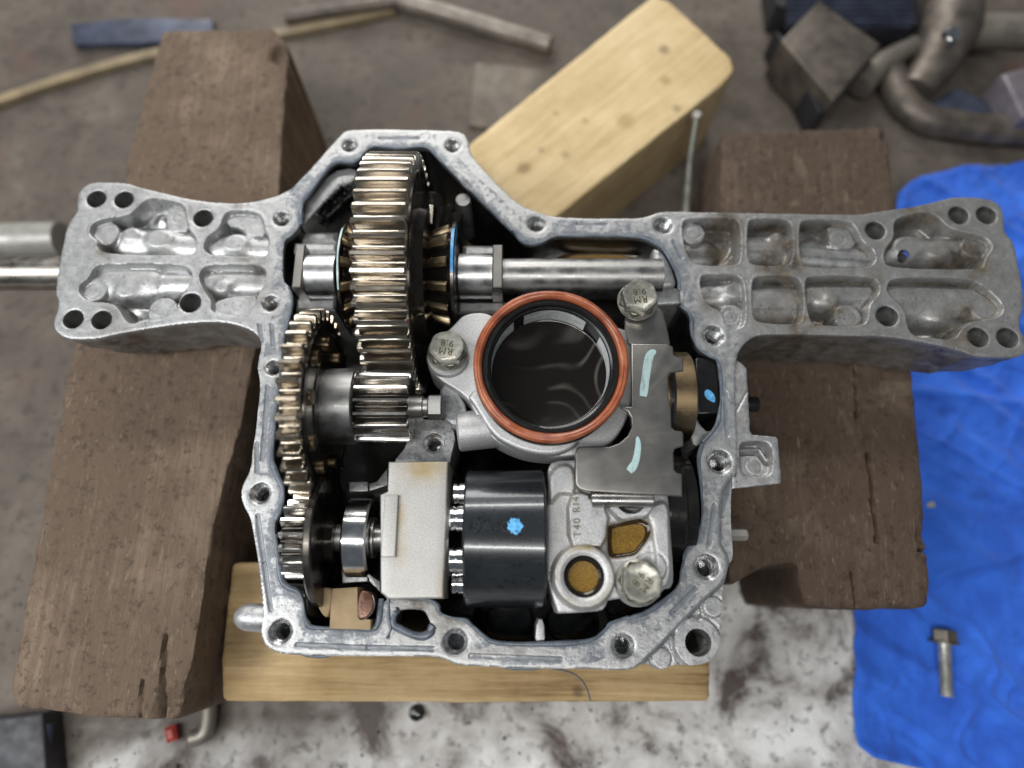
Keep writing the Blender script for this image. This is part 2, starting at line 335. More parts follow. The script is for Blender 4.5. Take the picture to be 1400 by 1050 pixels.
def chaikin(P, n=2, closed=True):
    P = [np.array(p, float) for p in P]
    for _ in range(n):
        Q = []; m = len(P)
        for i in range(m if closed else m - 1):
            a, b = P[i], P[(i + 1) % m]; Q += [a * .75 + b * .25, a * .25 + b * .75]
        if not closed: Q = [P[0]] + Q + [P[-1]]
        P = Q
    return [tuple(p) for p in P]
def circ(c, r, n=40, ry=None, rot=0.0):
    return [(c[0] + r * math.cos(2 * math.pi * i / n + rot), c[1] + (ry or r) * math.sin(2 * math.pi * i / n + rot)) for i in range(n)]

def plate(name, outer, holes, z0, z1, mat, parent=None, bevel=0.5, sharp=35, seg=2, smooth_outer=0):
    """a flat piece cut along an outline, with holes and rounded edges"""
    cu = bpy.data.curves.new(name, 'CURVE'); cu.dimensions = '2D'; cu.fill_mode = 'BOTH'
    cu.extrude = max(1e-6, (z1 - z0) / 2 - bevel) * MM; cu.bevel_depth = bevel * MM; cu.bevel_resolution = seg; cu.offset = -bevel * MM
    for loop in [outer] + list(holes):
        sp = cu.splines.new('POLY'); sp.points.add(len(loop) - 1); sp.use_cyclic_u = True
        for p, q in zip(sp.points, loop): p.co = (q[0] * MM, q[1] * MM, 0, 1)
    t = bpy.data.objects.new(name + '_tmp', cu); COL.objects.link(t)
    dg = bpy.context.evaluated_depsgraph_get(); me = bpy.data.meshes.new_from_object(t.evaluated_get(dg))
    bpy.data.objects.remove(t); bpy.data.curves.remove(cu); me.name = name
    me.transform(Matrix.Translation((0, 0, (z0 + z1) / 2 * MM)))
    bm = bmesh.new(); bm.from_mesh(me); bmesh.ops.remove_doubles(bm, verts=bm.verts, dist=1e-6); bm.to_mesh(me); bm.free()
    me.materials.clear()
    me.polygons.foreach_set('use_smooth', [True] * len(me.polygons)); me.set_sharp_from_angle(angle=R_(sharp))
    return link(name, me, mat, parent)

def text(name, body, loc, size, rz, mat, parent, depth=0.12, bend=None, space=1.0):
    cu = bpy.data.curves.new(name, 'FONT'); cu.body = body; cu.size = size * MM; cu.extrude = depth * MM; cu.align_x = 'CENTER'; cu.align_y = 'CENTER'
    cu.space_line = 0.85; cu.space_character = space; cu.resolution_u = 3
    t = bpy.data.objects.new(name + '_tmp', cu); COL.objects.link(t); dg = bpy.context.evaluated_depsgraph_get()
    me = bpy.data.meshes.new_from_object(t.evaluated_get(dg)); bpy.data.objects.remove(t); bpy.data.curves.remove(cu); me.name = name; me.materials.clear()
    me.transform(Matrix.Translation(tuple(c * MM for c in loc)) @ Matrix.Rotation(rz, 4, 'Z'))
    if bend: 
        for v in me.vertices: v.co = bend(v.co)
    return link(name, me, mat, parent)

# signed distance of grids to outlines, and cast faces with real relief
def sdf_grid(P, xs, ys, D=9.0):
    P = np.asarray(P, float); nx, ny = len(xs), len(ys); x0, y0 = xs[0], ys[0]; c = xs[1] - xs[0]
    d2 = np.full((ny, nx), D * D); cnt = np.zeros((ny, nx + 1), np.int16)
    for a, b in zip(P, np.roll(P, -1, 0)):
        i0 = max(0, int((min(a[0], b[0]) - D - x0) / c)); i1 = min(nx, int((max(a[0], b[0]) + D - x0) / c) + 2)
        j0 = max(0, int((min(a[1], b[1]) - D - y0) / c)); j1 = min(ny, int((max(a[1], b[1]) + D - y0) / c) + 2)
        if i1 > i0 and j1 > j0:
            X = xs[i0:i1][None, :] - a[0]; Y = ys[j0:j1][:, None] - a[1]; e = b - a; L = max(e @ e, 1e-12)
            t = np.clip((X * e[0] + Y * e[1]) / L, 0, 1); q = (X - t * e[0]) ** 2 + (Y - t * e[1]) ** 2
            d2[j0:j1, i0:i1] = np.minimum(d2[j0:j1, i0:i1], q)
        if a[1] != b[1]:
            lo, hi = (a, b) if a[1] < b[1] else (b, a)
            r0 = max(0, int(math.ceil((lo[1] - y0) / c))); r1 = min(ny, int(math.ceil((hi[1] - y0) / c)))
            if r1 > r0:
                rows = np.arange(r0, r1); xi = lo[0] + (ys[rows] - lo[1]) * (hi[0] - lo[0]) / (hi[1] - lo[1])
                k = np.clip(np.ceil((xi - x0) / c).astype(int), 0, nx); np.add.at(cnt, (rows, k), 1)
    ins = (np.cumsum(cnt[:, ::-1], 1)[:, ::-1][:, 1:] % 2) == 1
    d = np.sqrt(d2); return np.where(ins, -d, d)
def closest(P, Q):
    """nearest point of the closed outline P for each of the points Q"""
    P = np.asarray(P, float); A = P; E = np.roll(P, -1, 0) - P; best = np.full(len(Q), 1e18); out = Q.copy()
    for a, e in zip(A, E):
        t = np.clip(((Q - a) @ e) / max(e @ e, 1e-12), 0, 1); p = a + t[:, None] * e; d = ((Q - p) ** 2).sum(1)
        m = d < best; best[m] = d[m]; out[m] = p[m]
    return out, best
def smooth(a, b, x): t = np.clip((x - a) / (b - a), 0, 1); return t * t * (3 - 2 * t)

def relief(name, outer, holes, hfun, cell, mat, parent=None, wall=None, hole_wall=None, sharp=42):
    """hfun(X, Y, xs, ys, sd) -> (z grid, dict of attribute grids). wall(x, y) -> list of (outward offset, z drop) rows for the sides"""
    O = np.asarray(outer, float); xs = np.arange(O[:, 0].min() - 2 * cell, O[:, 0].max() + 3 * cell, cell); ys = np.arange(O[:, 1].min() - 2 * cell, O[:, 1].max() + 3 * cell, cell)
    sd = sdf_grid(O, xs, ys); hs = [sdf_grid(h, xs, ys, 9.0) for h in holes]
    for h in hs: sd = np.maximum(sd, -h)
    X, Y = np.meshgrid(xs, ys); z, attrs = hfun(X, Y, xs, ys, sd)
    good = sd < 0.42 * cell; ok = good[:-1, :-1] & good[1:, :-1] & good[:-1, 1:] & good[1:, 1:]
    ny, nx = sd.shape; idx = np.arange(ny * nx).reshape(ny, nx)
    quads = np.stack([idx[:-1, :-1], idx[:-1, 1:], idx[1:, 1:], idx[1:, :-1]], -1)[ok]
    e = np.concatenate([quads[:, [0, 1]], quads[:, [1, 2]], quads[:, [2, 3]], quads[:, [3, 0]]])
    es = np.sort(e, 1); key = es[:, 0].astype(np.int64) * (ny * nx) + es[:, 1]
    _, inv, c = np.unique(key, return_inverse=True, return_counts=True); be = e[c[inv] == 1]
    bv = np.unique(be); XY = np.stack([X.ravel(), Y.ravel()], 1); zf = z.ravel().copy(); Q = XY[bv]
    p, d = closest(O, Q); which = np.zeros(len(bv), int)
    for k, h in enumerate(holes):
        ph, dh = closest(h, Q); m = dh < d; p[m] = ph[m]; d[m] = dh[m]; which[m] = k + 1
    XY[bv] = p
    used = np.unique(quads); remap = -np.ones(ny * nx, int); remap[used] = np.arange(len(used))
    V = np.column_stack([XY[used], zf[used]]); quads = remap[quads]; be = remap[be]; nb = len(V)
    bvi = remap[bv]; loc = -np.ones(nb, int); loc[bvi] = np.arange(len(bvi))
    faces = quads.tolist(); verts = [V]; A = {k: [v.ravel()[used]] for k, v in attrs.items()}
    # outward normals of the rim
    d_ = V[be[:, 1], :2] - V[be[:, 0], :2]; nrm = np.stack([d_[:, 1], -d_[:, 0]], 1); N = np.zeros((len(bvi), 2))
    np.add.at(N, loc[be[:, 0]], nrm); np.add.at(N, loc[be[:, 1]], nrm); N /= np.maximum(np.linalg.norm(N, axis=1, keepdims=True), 1e-9)
    rows_o = wall(V[bvi, 0], V[bvi, 1]) if wall else []; rows_h = hole_wall(V[bvi, 0], V[bvi, 1], which) if hole_wall else rows_o
    prev = bvi; nrow = max(len(rows_o), len(rows_h)); base = nb
    for r in range(nrow):
        ro = rows_o[min(r, len(rows_o) - 1)]; rh = rows_h[min(r, len(rows_h) - 1)]
        off = np.where(which == 0, ro[0], rh[0]); dz = np.where(which == 0, ro[1], rh[1])
        ring = np.column_stack([V[bvi, :2] + N * np.asarray(off)[:, None], V[bvi, 2] - dz]); verts.append(ring)
        cur = base + np.arange(len(bvi)); base += len(bvi); a, b = loc[be[:, 0]], loc[be[:, 1]]
        faces += np.stack([prev[a], cur[a], cur[b], prev[b]], 1).tolist(); prev = cur
        for k in A:
            val = A[k][0][bvi].copy()
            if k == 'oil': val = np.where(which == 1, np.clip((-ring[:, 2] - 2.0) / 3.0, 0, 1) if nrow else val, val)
            if k == 'stain_shade': val = np.where(which == 0, np.clip(val + .5 * np.clip(-ring[:, 2] / 6, 0, 1), 0, 1), val)
            if k in ('seal',): val = np.where(which == 1, np.where(dz < 3, 0.8, 0), val * 0)
            A[k].append(val)
    V = np.concatenate(verts) * MM; me = bpy.data.meshes.new(name); me.from_pydata(V.tolist(), [], faces)
    for k, v in A.items():
        at_ = me.attributes.new(k, 'FLOAT', 'POINT'); at_.data.foreach_set('value', np.concatenate(v).astype(np.float32))
    me.polygons.foreach_set('use_smooth', [True] * len(me.polygons)); me.set_sharp_from_angle(angle=R_(sharp))
    return link(name, me, mat, parent)

def vnoise(X, Y, s, seed=0):
    """soft value noise in mm"""
    g = np.random.default_rng(seed).random((64, 64)); u = X / s + 17.3; v = Y / s + 5.1
    i, j = np.floor(u).astype(int), np.floor(v).astype(int); a = u - i; b = v - j; a = a * a * (3 - 2 * a); b = b * b * (3 - 2 * b)
    G = lambda p, q: g[q % 64, p % 64]
    return (G(i, j) * (1 - a) + G(i + 1, j) * a) * (1 - b) + (G(i, j + 1) * (1 - a) + G(i + 1, j + 1) * a) * b - 0.5
# ------------------------------------------------------------------ the open transaxle housing
outline_px = [(106,291),(105.7,266),(114.5,254),(130,248.7),(172.7,249.7),(188.5,255.7),(225.5,264.5),(260.8,273),(299.6,277.6),(338,277.6),(366.5,271.6),(391.4,262.9),
 (417,239.7),(442.9,210),(466,184.4),(473.7,177.5),(520,176.7),(571.4,177.5),(622.9,178.5),(634.4,182.6),(640.9,192),(641.4,205),(648.6,217.9),(674.3,246),(697.7,269.6),
 (715.7,283.4),(738.9,290.6),(756.9,297),(818.6,298.6),(872.6,298.6),(888,295.3),(904.7,288.3),(960,290),(1065.7,291.6),(1177,293.8),(1188,290.9),(1221.7,286.4),(1255,281.6),
 (1292,272.3),(1303.5,269.3),(1340.6,269.3),(1363,276),(1372.2,289),(1373.3,318.7),(1386,329.9),(1389.7,348.4),(1399,395),(1399,424),(1394,436),(1394,449),(1401,462),(1404,478),(1394.5,488.5),
 (1331,487),(1318,480),(1273.8,469),(1210.6,458.8),(1177,458.8),(1110,457),(1043.4,456.4),(1028.6,459.9),(1013.7,472.9),(1005.7,491.4),(1005.5,530),(1005.7,571.4),(1008.6,610),(1008.6,643),
 (1003,660),(1001.5,700),(1003,730),(1005.7,765.5),(996.2,772),(992,794),(991,814),(987,850),(984.7,881),(974.4,901.8),(959,909.5),(920,909.5),(907.5,917),(894.6,913.4),(887,908),(875.3,908),(866.3,914.7),(845.7,916.7),
 (820,914.7),(776,914),(703.7,913.6),(660,910.8),(624.7,909.3),(606.4,900),(588,897),(457,897),(420.5,895.6),(381,894),(362.7,883.4),(356.6,868),(359,849.8),(359.6,825.5),(353.5,770.6),(345.9,728),(342,706.6),(332.2,691.4),(329,676),
 (332,661),(342.9,642.7),(345,615),(348,600),(350.3,583),(354,545),(356,523.5),(351.4,502.9),(353.7,489),(358.3,470.9),(352.4,457.6),(341.9,449.6),(310,439.7),(267.8,439.7),(218.5,446),(155,456.6),(134,463),(91.6,463.7),(75.8,453),(72.2,439),
 (80.4,421.4),(79.3,407),(75,400),(84.6,340.3),(92.3,305)]
inner_px = [(386,384),(386.5,350),(388,327),(399,322),(411,307),(411,285),(414,274),(427,258),(440,240),(453,224),(463,219),(484,222),(494,213),(507,199),(530,200),(551,203),(571,199),(587,199),(597,213),(615,233),(636,255),
 (649,266),(675,291),(700,314),(711,327),(721,333),(739,332),(759,321),(790,321),(819,322),(873,322),(893,329),(906,338),(919,356),(926,375),(930,395),(931,417),(945,430),(946,457),(954,480),(975,487),(983,494),(986,530),(986,560),(981,583),(960,606),
 (953,629),(960,666),(961,700),(957.6,729),(938,750),(933,773),(930.6,796),(918,814),(884,840),(859,845),(835,850),(829,861),(807,879),(748,880),(675,880),(660,870),(647,854),(631,846),(612,843),(600,838),(598,822),(560,818),(522,818),(518,853),(509,862),
 (465,860),(420.5,859),(417.5,850),(414.5,812),(390,801),(382.5,783),(375,731),(375,713),(385.5,691),(387,667),(376,649),(371,630),(374,590),(380,537),(383,514),(387,462),(395,434),(399.5,414),(400,406),(395,391)]
outline = ats(chaikin(outline_px, 2)); inner = ats(chaikin(inner_px, 2))
window = ats(chaikin(Z4((745,765),(850,765),(872,800),(886,838),(868,872),(820,880),(750,860),(722,830),(725,790)), 2))
# (px, py, radius px) of the holes; flange screw holes are threaded
screw_px = [(477.6,199,10.5),(619,199,11),(385,298.9,11.5),(369.6,414.6,11.5),(373,503,10.5),(355.6,674.7,13),(383.4,863.6,13.5),(622.6,877.3,14),(852.3,883.7,13),(966.6,775.8,14.5),(984,631.4,15),(975.7,458.6,14),(733.7,306,12.5),(907,308,13)]
arm_px = Z1((373,345,38),(480,348,38),(787,420,38),(283,812,38),(393,815,38),(738,748,40)); arm_px = [(a, b, r / 2.8375) for a, b, r in arm_px]
arm_px += [(a, b, r / 2.692) for a, b, r in Z7((1160,118,37),(1262,118,37),(853,175,37),(897,490,39),(1232,568,37),(1340,570,38))]
small_px = [(a, b, r / 2.692) for a, b, r in Z7((968,257,21))]; through_px = [(a, b, r / 2.692) for a, b, r in Z7((1003,541,23))]
corner_px = [(955, 878.7, 15)]
hole_list = [(at(a, b), r * PX * 1.05) for a, b, r in screw_px + arm_px + small_px + corner_px]
through = at(*through_px[0][:2]); through_r = through_px[0][2] * PX
low_px = Z8b((705,-40),(650,40),(640,200),(642,330),(680,400),(687,480),(645,540),(525,648),(425,755),(335,850),(262,920),(215,970),(205,1150),(900,1150),(900,-40))
low = ats(low_px)

def G(X, Y, c, r): return np.exp(-((X - c[0]) ** 2 + (Y - c[1]) ** 2) / (r * r))
def seg_d(X, Y, a, b):
    a = np.array(a); e = np.array(b) - a; t = np.clip(((X - a[0]) * e[0] + (Y - a[1]) * e[1]) / (e @ e), 0, 1)
    return np.hypot(X - a[0] - t * e[0], Y - a[1] - t * e[1])
grooves = [ats(g) for g in (Z4((105,345),(135,560)), Z4((135,560),(165,770)), Z4((100,20),(103,150)), Z4((282,925),(600,938)), Z4((600,938),(890,942)), Z3((113,560),(92,850)), Z3((92,850),(80,1000)), Z3((135,190),(146,315)), Z3((62,190),(78,290)),
   Z6((140,945),(530,960)), Z8b((610,120),(580,340)), Z8b((510,565),(385,690)), Z7b((740,256),(890,258)), Z8((492,905),(455,1040)), Z8((462,480),(470,680)), Z7b((1250,350),(1290,430)), Z2((320,240),(215,395)), Z2((700,112),(900,112)))]
ring_marks = []          # (centre, radius) shallow ejector rings
S1, S7 = PX / 2.8375, PX / 2.692
P1 = lambda *p: ats(Z1(*p)); P7 = lambda *p: ats(Z7(*p))
# cast pockets of the arms: outline, floor depth, list of features
def tube_f(a, b, w, h): return ('tube', a, b, w, h)
def dome(c, r, h): return ('dome', c, r, h)
def flat(P, z): return ('flat', P, z)
p1 = lambda x, y: at(*Z1((x, y))[0]); p7 = lambda x, y: at(*Z7((x, y))[0])
def disc1(x, y, r, z): return ('flat', circ(p1(x, y), r * S1, 28), z)
def disc7(x, y, r, z): return ('flat', circ(p7(x, y), r * S7, 28), z)
pockets = [
 (P1((345,470),(358,440),(400,420),(500,410),(538,370),(575,340),(650,348),(720,368),(726,455),(766,500),(760,545),(740,566),(400,562),(372,530),(380,510),(350,490)), 11.5,
  [tube_f(p1(470,488), p1(775,505), 62*S1, 7.5), dome(p1(600,392), 50*S1, 6), dome(p1(610,485), 62*S1, 9.3), dome(p1(500,465),45*S1,8), flat(P1((640,352),(730,362),(732,462),(650,464),(628,440)), 3.2), disc1(395,468,58,3.0)]),
 (P1((303,690),(318,668),(345,650),(365,610),(400,597),(700,597),(742,620),(748,660),(705,715),(680,790),(600,815),(555,812),(520,832),(488,826),(460,772),(425,748),(350,747),(308,722)), 12.5,
  [tube_f(p1(400,648), p1(560,648), 82*S1, 10), tube_f(p1(540,652), p1(760,648), 62*S1, 8.5), dome(p1(470,720), 60*S1, 7), disc1(622,772,60,2.6), disc1(352,690,52,2.8)]),
 (P1((788,525),(805,487),(850,462),(868,405),(895,388),(992,392),(1022,420),(1028,470),(1046,495),(1042,555),(1022,573),(825,567),(792,550)), 12,
  [tube_f(p1(770,515), p1(1080,512), 62*S1, 8), dome(p1(905,500), 55*S1, 9), flat(P1((860,380),(1030,380),(1030,484),(960,484),(925,452),(865,440)), 2.8)]),
 (P1((768,655),(780,618),(812,600),(1000,600),(1034,620),(1034,665),(1005,710),(985,770),(940,797),(850,797),(815,780),(822,748),(800,718)), 12.5,
  [tube_f(p1(760,648), p1(1080,650), 66*S1, 9), dome(p1(850,690),45*S1,7), flat(P1((815,735),(890,712),(1010,706),(960,800),(820,800)), 2.8)]),
 (P7((140,150),(158,130),(335,128),(360,152),(360,285),(340,306),(190,306),(160,270),(145,215)), 10,
  [disc7(188,175,48,3), ('pit', P7((215,215),(232,150),(345,140),(352,270),(240,278),(210,250)), 21), dome(p7(318,240), 40*S7, 8), tube_f(p7(130,240), p7(240,235), 50*S7, 5)]),
 (P7((380,150),(400,130),(530,132),(550,158),(552,285),(530,305),(405,306),(382,285)), 13, [tube_f(p7(350,222), p7(580,218), 66*S7, 9), dome(p7(500,175), 35*S7, 6)]),
 (P7((570,155),(592,134),(760,138),(785,165),(805,215),(852,248),(858,285),(830,316),(605,314),(575,290)), 13, [tube_f(p7(550,235), p7(880,262), 60*S7, 9), flat(P7((682,138),(790,138),(806,228),(700,228),(690,200)), 3.4), dome(p7(640,180),40*S7,4)]),
 (P7((918,160),(930,128),(1040,104),(1085,122),(1122,162),(1180,182),(1262,198),(1290,236),(1258,276),(1252,308),(1230,320),(905,316),(880,280),(892,236),(922,205)), 12.5,
  [tube_f(p7(880,235), p7(1200,225), 60*S7, 9), dome(p7(985,215), 60*S7, 9.5), disc7(1236,226,54,2.8), dome(p7(1100,250),50*S7,5)]),
 (P7((205,350),(230,334),(345,337),(372,365),(378,515),(348,542),(300,532),(288,470),(240,457),(212,405)), 13, [tube_f(p7(190,392), p7(400,392), 60*S7, 9), dome(p7(340,385), 42*S7, 9.5), disc7(332,486,52,2.8)]),
 (P7((396,362),(420,340),(565,343),(586,370),(592,500),(562,524),(420,516),(400,490)), 15, [tube_f(p7(380,415), p7(610,418), 84*S7, 11.5)]),
 (P7((590,362),(612,341),(840,344),(870,370),(868,410),(828,450),(828,505),(800,530),(640,526),(605,500)), 15, [tube_f(p7(570,395), p7(900,395), 66*S7, 11.5), disc7(762,488,54,2.8), dome(p7(700,440),40*S7,8)]),
 (P7((892,380),(920,347),(1200,350),(1250,378),(1275,398),(1325,445),(1322,488),(1262,506),(1212,508),(1172,535),(1145,582),(1060,570),(1000,570),(968,530),(962,470),(925,430),(900,410)), 14.5,
  [tube_f(p7(880,415), p7(1240,430), 92*S7, 12), disc7(1274,456,52,2.8), dome(p7(1110,510), 55*S7, 5)]),
]
ring_marks = [(p1(683,405),26*S1),(p1(345,693),30*S1),(p1(612,768),32*S1),(p1(925,752),34*S1),(p7(722,190),28*S7),(p7(762,487),30*S7),(p7(326,484),26*S7),(p7(190,172),28*S7),(p7(1252,225),30*S7)]
boss_c = at(955, 878.7); discs = [(at(*Z8b((615,660))[0]), 12.3*PX), (at(*Z8b((508,685))[0]), 9*PX), (at(*Z8b((335,935))[0]), 12.3*PX)]

def housing_h(X, Y, xs, ys, sd):
    z = np.zeros_like(X); seal = np.zeros_like(X); stain_shade = np.zeros_like(X); pock = np.zeros_like(X)
    din = sdf_grid(inner, xs, ys, 9.0)
    # rounded edges, a slightly uneven face
    z -= 0.45 * np.exp(-np.maximum(-sd, 0) / 0.45)
    z += 0.10 * vnoise(X, Y, 6, 1) + 0.06 * vnoise(X, Y, 1.7, 2)
    in_case = smooth(0, 6, X - at(352, 450)[0]) * smooth(0, 7, at(962, 420)[0] - X + np.clip((at(0, 420)[1] - Y) * .9, 0, 14))
    wob = 1.6 * vnoise(X, Y, 7, 3) + 1.0 * vnoise(X, Y, 2.6, 4)
    seal = np.maximum(seal, np.clip((4.3 + wob - din) / 2.0, 0, 1) * 0.62) * (din > -0.5)
    seal = np.maximum(seal, 0.47 + 0.30 * vnoise(X, Y, 12, 5)) * in_case * (din < 8.99)
    seal = seal * (1 - smooth(0, 2.5, -sdf_grid(low, xs, ys)))
    for P, depth, feats in pockets:
        d = sdf_grid(chaikin(P, 2), xs, ys, 6.0); m = d < 0
        depth = depth * 1.0; floor = np.full_like(X, -depth)
        for f in feats:
            if f[0] == 'tube':
                a, b, w, h = f[1:]; r = seg_d(X, Y, a, b) / (w * 1.18); floor = np.maximum(floor, -depth + h * np.sqrt(np.clip(1 - r * r, 0, 1)))
            elif f[0] == 'dome':
                c, r, h = f[1:]; q = ((X - c[0]) ** 2 + (Y - c[1]) ** 2) / (r * r); floor = np.minimum(floor + h * .62 * np.exp(-q * 1.7), np.maximum(floor, -2.2))
            elif f[0] == 'pit':
                t = smooth(0.6, 2.8, -sdf_grid(chaikin(f[1], 2), xs, ys, 6.0)); floor = floor * (1 - t) - f[2] * t
        # soften what the core left
        for _ in range(7):
            k = floor.copy(); k[1:-1, 1:-1] = (floor[1:-1, 1:-1] * 2 + floor[:-2, 1:-1] + floor[2:, 1:-1] + floor[1:-1, :-2] + floor[1:-1, 2:]) / 6; floor = k
        for f in feats:
            if f[0] == 'flat':
                t = smooth(-0.9, 0.7, -sdf_grid(chaikin(f[1], 1), xs, ys, 6.0)); floor = floor * (1 - t) - f[2] * t
        t = smooth(0.0, 1.0, (-d / np.clip(-floor * 0.30, 1.3, 3.2))); t = t ** 0.8
        z = np.where(m, z * (1 - t) + floor * t, z); pock = np.where(m, np.maximum(pock, smooth(.3, .8, t) * (floor < -4.2)), pock); stain_shade = np.maximum(stain_shade, .75 * np.exp(-((d + 1.6) / .9) ** 2) * (X > at(1000, 0)[0]))  # dark band paints shade along the right arm's pocket walls
        lip = np.exp(-((d - 0.5) / 0.5) ** 2) * 0.12; z += np.where(m, 0, lip)
    for c, r in ring_marks: z -= 0.16 * np.exp(-((np.hypot(X - c[0], Y - c[1]) - r) / 0.4) ** 2)
    for a, b in grooves:
        d = seg_d(X, Y, a, b); z -= 0.55 * smooth(1.25, 0.7, d); seal = np.maximum(seal, smooth(1.5, 0.8, d) * 0.95)
    # the lower corner outside the joint face, with its boss and pads
    dl = sdf_grid(low, xs, ys); t = smooth(0.1, 1.3, -dl); zl = np.full_like(X, -3.2) + 0.25 * vnoise(X, Y, 5, 9)
    q = np.hypot(X - boss_c[0], Y - boss_c[1]); zl += 2.6 * smooth(11.2, 10.3, q) - 0.5 * np.exp(-((q - 11.6) / 0.5) ** 2)
    for c, r in discs:
        q = np.hypot(X - c[0], Y - c[1]); zl += 0.5 * smooth(r + .2, r - .4, q) - 0.55 * np.exp(-((q - r - .3) / 0.4) ** 2)
    z = z * (1 - t) + zl * t; z -= 0.5 * np.exp(-(dl / 0.55) ** 2); seal = np.maximum(seal, 0.8 * np.exp(-(dl / 0.8) ** 2) * (Y < at(0, 700)[1]))
    # machined spots round the screw holes
    for (c, r) in hole_list[:14]:
        q = np.hypot(X - c[0], Y - c[1]); seal *= smooth(r * 1.25, r * 1.9 + wob * .3, q)
    for (x, y, r, s) in [(285,225,95,1.1),(300,160,70,1.2),(290,240,55,1.3),(470,260,50,.9),(700,470,60,.6),(640,500,40,.9),(640,170,40,.7),(1080,150,70,.5),(420,480,50,.7),(520,200,50,.8),(520,300,70,.9),(440,300,45,.7),(560,400,50,.7),(570,520,60,.9),(480,470,70,.6),(1210,260,75,1.0),(1120,300,60,.7),(1160,250,40,.8),(1150,560,70,.8),(1190,470,45,1.0),(1060,120,60,.6),(250,440,45,.9),(330,375,30,.8),(620,510,40,.7),(1240,300,55,.8),(860,330,40,.4),(980,110,40,.8),(160,250,40,.8),(330,345,25,.5)]:
        stain_shade = np.maximum(stain_shade, s * G(X, Y, p7(x, y), r * S7))  # brown stains, strengthened to paint the pocket shade
    for (x, y, r, s) in [(405,540,45,.7),(990,620,45,.8),(960,570,40,.7),(430,780,45,.7),(990,700,40,.6),(395,815,30,.8),(730,400,30,.4),(800,700,30,.5),(540,300,30,.5),(920,370,25,.6),(640,530,40,.35),(450,880,120,.35),(560,960,90,.5)]:
        stain_shade = np.maximum(stain_shade, s * G(X, Y, p1(x, y), r * S1))
    for (x, y, r, s) in [(1210,330,60,.7),(960,100,45,.6),(1120,240,50,.7)]: stain_shade = np.maximum(stain_shade, 0.6 * s * G(X, Y, p7(x, y), r * S7))
    g = at(612, 858); stain_shade = np.maximum(stain_shade, 0.62 * G(X, Y, g, 8.0)); g = at(690, 890); stain_shade = np.maximum(stain_shade, 0.5 * np.exp(-(((X - g[0]) / 22) ** 2 + ((Y - g[1]) / 2.4) ** 2)))
    g = at(568, 835); stain_shade = np.maximum(stain_shade, 0.8 * G(X, Y, g, 11))
    seal = seal * (1 - .9 * np.clip(G(X, Y, at(612, 855), 8.5) + np.exp(-(((X - at(690, 892)[0]) / 22) ** 2 + ((Y - at(690, 892)[1]) / 2.2) ** 2)) + G(X, Y, at(568, 835), 9), 0, 1))
    stain_shade = np.clip(stain_shade, 0, 1); oil = np.zeros_like(X)
    right = smooth(at(980, 400)[0], at(1080, 400)[0], X); stain_shade = np.clip(stain_shade + right * (.16 + .2 * vnoise(X, Y, 9, 14)), 0, 1)  # right arm lies further from the light: its shade painted in here
    return z, dict(seal=np.clip(seal, 0, 1), stain_shade=stain_shade, oil=oil, pocket=pock, dull=np.clip(right * .62 + .12 + .3 * vnoise(X, Y, 16, 15), 0, 1))

xl, xr = at(366, 450)[0], at(1006, 480)[0]
def arm_depth(x, y):
    d = np.full_like(x, 74.0); l = x < xl; r = x > xr - 2
    ax0, ax1 = at(75, 450)[0], at(200, 450)[0]; bx0, bx1 = at(1400, 480)[0], at(1270, 480)[0]
    d = np.where(l, 16 + 26 * smooth(ax0 - 6, ax1, x) + 4 * np.exp(-((x - at(290, 450)[0]) / 9) ** 2), d)
    d = np.where(r, 18 + 32 * smooth(bx0 + 8, bx1, x) + 4 * np.exp(-((x - at(1150, 450)[0]) / 10) ** 2), d); return d
def out_wall(x, y):
    d = arm_depth(x, y); arm = (x < xl) | (x > xr); k = np.where(arm, 1.0, 0.0); o = np.ones_like(x)
    rag = 0.5 * np.sin(x * .21) + 0.35 * np.sin(x * .47 + 1)
    return [(0.15 * o, 0.5 * o), (0.1 * o, 3.0 * o), (-0.3 - 1.2 * (1 - k), 5.0 * o), (-0.5 - 3.4 * (1 - k), 8.0 * o), (-1.2 - 3.8 * (1 - k) + rag * .4, d * .5), (-2.0 - 4 * (1 - k) + rag, d * .9), (-6.0 - 3 * k, d)]
def in_wall(x, y, which):
    k = np.where(which == 1, 1.0, np.where(which == 2, 0.4, 0.0)); o = np.where(which >= 3, 0.0, 1.0)
    return [(0.0 * o, 0.3 + 0.3 * o), (-0.3 * o, 0.5 + 1.5 * o), (-0.5 * o, 0.7 + 5.3 * o), (-0.9 * o, 0.9 + 29 * k), (-1.6 * o, 1.1 + 69 * k)]

house = thing('transaxle_housing', 'open cast aluminium transaxle housing with long bolted arms and grey gasket face', 'gearbox housing')
holes = [inner, window] + [circ(c, r, 36) for c, r in hole_list] + [circ(through, through_r, 28)]
cast = relief('flange_casting', outline, holes, housing_h, 0.42, 'cast', house, out_wall, in_wall)

